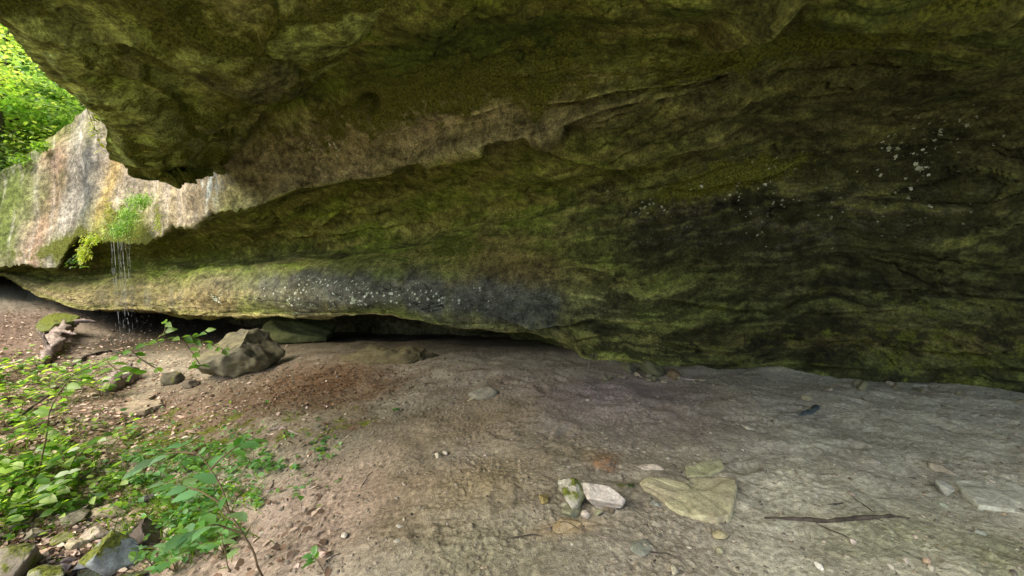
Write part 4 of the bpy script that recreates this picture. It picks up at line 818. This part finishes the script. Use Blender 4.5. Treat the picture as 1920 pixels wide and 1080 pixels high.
# ================================================================== GREENERY ON THE ROCK
def clump(name, label, cat, spots, n, ll, pal, seed, droop=-.8, wr=.35, depth=0.0):
    r = np.random.default_rng(seed); root = None; Ps = []; 
    for (px, py, rx, ry, d, ww) in spots:
        m = int(n * ww); a = r.normal(size=(m, 2)) * .5; Ps.append(pl(px + a[:, 0] * rx, py + a[:, 1] * ry, np.full(m, d) + r.uniform(-.22, .05, m) + depth))
    p = np.concatenate(Ps); o = p.mean(0); m = len(p); al = np.stack([r.normal(0, .45, m), r.normal(-.45, .3, m), np.full(m, droop) + r.normal(0, .35, m)], -1); nr = np.stack([r.normal(0, .4, m), np.full(m, -1.0), r.normal(.4, .4, m)], -1); ln = r.uniform(.6, 1.2, m) * ll
    V, Fc, C = leaves(p - o, al, nr, ln, ln * wr, greens(m, pal, r)); ob = mesh_np(name, V, Fc, M_LEAF, cols=C); ob.location = tuple(o); return tag(ob, label, cat, kind='stuff')
clump('hanging_moss', 'bright green moss and ferns on the lip where the water drips', 'moss', [(262,376,24,14,8.95,.4),(240,405,22,18,9.05,.4),(225,430,22,16,9.15,.4)], 1500, .065, [(.22,.38,.05),(.30,.44,.09),(.14,.28,.04)], 51)
clump('hanging_moss', 'yellow green moss tongue hanging left of the dripping water', 'moss', [(172,448,18,10,9.45,.4),(160,470,12,12,9.5,.35),(154,480,5,14,9.5,.25)], 600, .08, G_YEL, 52)
clump('hanging_moss', 'thin yellow green moss streak on the lip right of the drip', 'moss', [(297,415,8,26,8.85,.6)], 260, .06, [(.30,.33,.05),(.24,.30,.06)], 53)
clump('hanging_moss', 'yellow moss streak on the far cliff above the fall', 'moss', [(205,395,10,26,9.35,.6)], 300, .07, [(.30,.34,.05),(.34,.30,.06)], 54)
fb = pl([160,150,146],[470,478,484],[9.95,9.8,9.7])[0]
plant('hanging_fern', 'small dark green fern hanging under the lip left of the water', 'fern', fb, [np.vstack([fb, fb + [dx * .5, -.15, -.10], fb + [dx, -.25, -.38]]) for dx in (-.22, -.1, .02, .14, .26)], [(.10,.22,.04),(.07,.15,.03)], .09, 9, droop=.5, rs=55, bare=.2)
clump('moss_tuft', 'small green tuft at the top edge of the far cliff', 'moss', [(78,276,14,8,10.5,.5),(40,300,20,8,10.7,.3)], 500, .12, [(.15,.28,.04),(.24,.38,.06)], 56, droop=-.1)
e = pl([160,172,184,190],[196,228,256,284],[4.95,4.95,5.0,5.05])
plant('hanging_twig', 'short twig of sunlit yellow leaves hanging past the slab edge against the far cliff', 'twig', e[0], [e, pl([172,178,174],[215,235,250],[4.95,4.9,4.9])], G_YEL, .085, 11, droop=.6, wr=.4, rs=61, bare=.1)

# ================================================================== FALLING WATER
def waterfall():
    m, nt, b, N, L = newmat('falling_water'); b.inputs['Base Color'].default_value = (.85, .92, .95, 1); b.inputs['Roughness'].default_value = .15
    b.inputs['Transmission Weight'].default_value = .3; b.inputs['IOR'].default_value = 1.33; b.inputs['Alpha'].default_value = .28
    V0, F0 = ico(1); parts = []; r = np.random.default_rng(5)
    for (px, w, dens) in [(208,.004,1),(213,.006,1.6),(220,.004,.8),(229,.006,1.3),(241,.003,.5),(224,.003,.5),(236,.003,.4)]:
        t = P(np.array(px), np.array(452.), np.array(9.35)); zb = H(t[0], t[1]) - .02; z = t[2]
        parts.append(tube([t, [t[0], t[1], t[2] * .6 + zb * .4], [t[0] + .01, t[1], t[2] * .3 + zb * .7]], [w * .6, w * .4, w * .15], 5, 1, .3, 12))
        while z > zb:
            f = (t[2] - z) / (t[2] - zb); ln = r.uniform(.08, .40) * (1 - .5 * f); g = r.uniform(.005, .05) * (1 + 2 * f) / dens
            s = np.array([w * r.uniform(.5, 1.2), w * r.uniform(.5, 1.2), ln / 2]); parts.append((V0 * s + np.array([t[0] + r.normal(0, .004 + .02 * f), t[1] + r.normal(0, .02), z - ln / 2]), F0)); z -= ln + g
    t = P(np.array(205.), np.array(640.), np.array(9.2))
    for k in range(60): parts.append((V0 * r.uniform(.003, .007) * np.array([1, 1, 1.5]), F0)); parts[-1] = (parts[-1][0] + np.array([t[0] + r.normal(0.25, .25), t[1] + r.normal(0, .2), H(t[0], t[1]) + abs(r.normal(0, .15))]), F0)
    V, Fc = join(parts); o = mesh_np('waterfall', V, Fc, m); tag(o, kind='structure')
    # thin water running between the creek stones
    m, nt, b, N, L = newmat('creek_water'); b.inputs['Base Color'].default_value = (.03, .035, .03, 1); b.inputs['Roughness'].default_value = .06; b.inputs['Specular IOR Level'].default_value = .6
    nz = tex(nt, 'Noise', 14, 3); bp = N('ShaderNodeBump'); bp.inputs['Distance'].default_value = .02; L(nz.outputs[0], bp.inputs[0 if False else 'Height']); L(bp.outputs[0], b.inputs['Normal'])
    ol = [(235,985),(290,985),(300,1010),(280,1040),(250,1060),(260,1100),(140,1100),(150,1060),(185,1030),(225,1010)]
    q = gpts(np.array([a[0] for a in ol], float), np.array([a[1] for a in ol], float)); z = q[:, 2].min() + .05; q[:, 2] = np.minimum(q[:, 2] + .015, z + .03)
    c = q.mean(0); V = np.vstack([q, c[None]]); n = len(q); Fc = np.array([[i, (i + 1) % n, n] for i in range(n)]); o = mesh_np('creek_water', V, Fc, m); tag(o, kind='structure')
waterfall()

# ================================================================== TREES ABOVE THE CLIFF
M_TBARK = plain_mat('tree_bark', (.06, .05, .04), (.15, .13, .10), 6, .9, .02, stretch=(1, 1, .3))
T_PAL = [[(.46,.58,.20),(.55,.66,.24),(.64,.72,.30),(.32,.46,.16)], [(.28,.44,.20),(.36,.52,.24),(.44,.58,.26)]]
def tree(label, x, y, hgt, rad, pal, seed, low=.15, nl=7000, ll=.15):
    r = np.random.default_rng(seed); z = 3.6 + (x + 13.9) * .35 + (y - 11) * .2; root = bpy.data.objects.new('broadleaf_tree', None); COL.objects.link(root); root.location = (x, y, z)
    tag(root, label, 'tree', 'leafy trees above the cliff at the left')
    lean = r.normal(0, .05, 2) * hgt; tr = [np.zeros(3), np.array([lean[0] * .4, lean[1] * .3, hgt * .35]), np.array([lean[0] * .7, lean[1], hgt * .7]), np.array([lean[0], lean[1], hgt * .97])]
    parts = [tube(tr, [hgt * .022, hgt * .017, hgt * .010, .01], 10, seed, .2)]; cl = []
    for k in range(16):
        t = r.uniform(low + .05, .95); s = np.array([np.interp(t, [0, .35, .7, .97], [p[j] for p in tr]) for j in range(3)]); a = k * 2.4 + r.uniform(0, 1); ln = rad * math.sqrt(max(.1, 1 - (2 * (t - .55)) ** 2)) * r.uniform(.6, 1.1)
        e_ = s + np.array([math.cos(a) * ln, math.sin(a) * ln, r.uniform(.0, .35) * ln]); parts.append(tube([s, (s + e_) / 2 + [0, 0, .1 * ln], e_], [hgt * .007, hgt * .004, .004], 6, seed + k, .1, 4)); cl += [(e_, ln * .42), ((s + e_) / 2, ln * .36)]
    V, Fc = join(parts); mesh_np('trunk', V, Fc, M_TBARK, parent=root)
    ci = r.integers(0, len(cl), nl); ce = np.array([c[0] for c in cl])[ci]; cr = np.array([c[1] for c in cl])[ci]; v = unit(r.normal(size=(nl, 3))) * (r.uniform(0, 1, (nl, 1)) ** .45); v[:, 2] *= .45
    p = ce + v * cr[:, None] * 1.25; th = r.uniform(0, 6.28, nl); al = np.stack([np.cos(th), np.sin(th), r.normal(-.25, .3, nl)], -1); nr = np.stack([r.normal(0, .45, nl), r.normal(0, .45, nl), np.ones(nl)], -1); l_ = r.uniform(.7, 1.25, nl) * ll
    tint = (1 + .35 * r.normal(size=len(cl)))[ci][:, None]
    V, Fc, C = leaves(p, al, nr, l_, l_ * .55, np.clip(greens(nl, pal, r) * np.clip(tint, .4, 1.7), .01, .8)); mesh_np('crown', V, Fc, M_LEAF, parent=root, cols=C)
for (x, y, h_, rd, pi, sd, low, lb) in [
 (-15.6,12.6,4.5,2.6,0,1,.0,'yellow green leafy tree right above the left end of the cliff'),
 (-17.6,14.8,6.5,3.0,0,2,.05,'tall bright tree behind the yellow green one'),
 (-13.8,13.6,3.2,1.9,1,3,.0,'low dark green bushy tree against the cliff edge'),
 (-19.0,12.4,8.0,3.0,0,4,.1,'leafy tree at the left edge of the view'),
 (-16.6,16.8,8.5,3.2,1,5,.1,'tall darker tree at the back of the group'),
 (-21.5,10.0,9.0,3.0,0,6,.1,'leafy tree beyond the left edge of the cliff'),
 (-13.0,16.5,6.0,2.6,1,7,.05,'dark green tree behind the cliff top under the slab edge'),
 (-15.4,10.9,2.6,1.7,1,8,.0,'low green bush at the foot of the trees by the left edge')]:
    tree(lb, x, y, h_, rd, T_PAL[pi], sd, low)
def wood_far():
    r = np.random.default_rng(3); n = 26000; a = r.uniform(R(-100), R(-22), n); rr = r.uniform(24, 34, n); x = np.sin(a) * rr; y = np.cos(a) * rr; g = H(x, y); top = 13 + 3.5 * noise(np.stack([x * .25, y * .25, x * 0], -1), 5) * 2
    z = g + r.uniform(0, 1, n) ** .8 * top; p = np.stack([x, y, z], -1); th = r.uniform(0, 6.28, n); al = np.stack([np.cos(th), np.sin(th), r.normal(-.2, .3, n)], -1); nr = np.stack([r.normal(0, .6, n), r.normal(0, .6, n), np.ones(n)], -1); l_ = r.uniform(.5, 1.0, n)
    V, Fc, C = leaves(p, al, nr, l_, l_ * .6, np.clip(greens(n, T_PAL[1] + T_PAL[0][:2], r) * (1 + .6 * noise(p * .4, 9))[:, None], .01, .8)); tag(mesh_np('far_woods', V, Fc, M_LEAF, cols=C), 'dense green woods on the slope beyond the cliff', 'woods', kind='stuff')
wood_far()
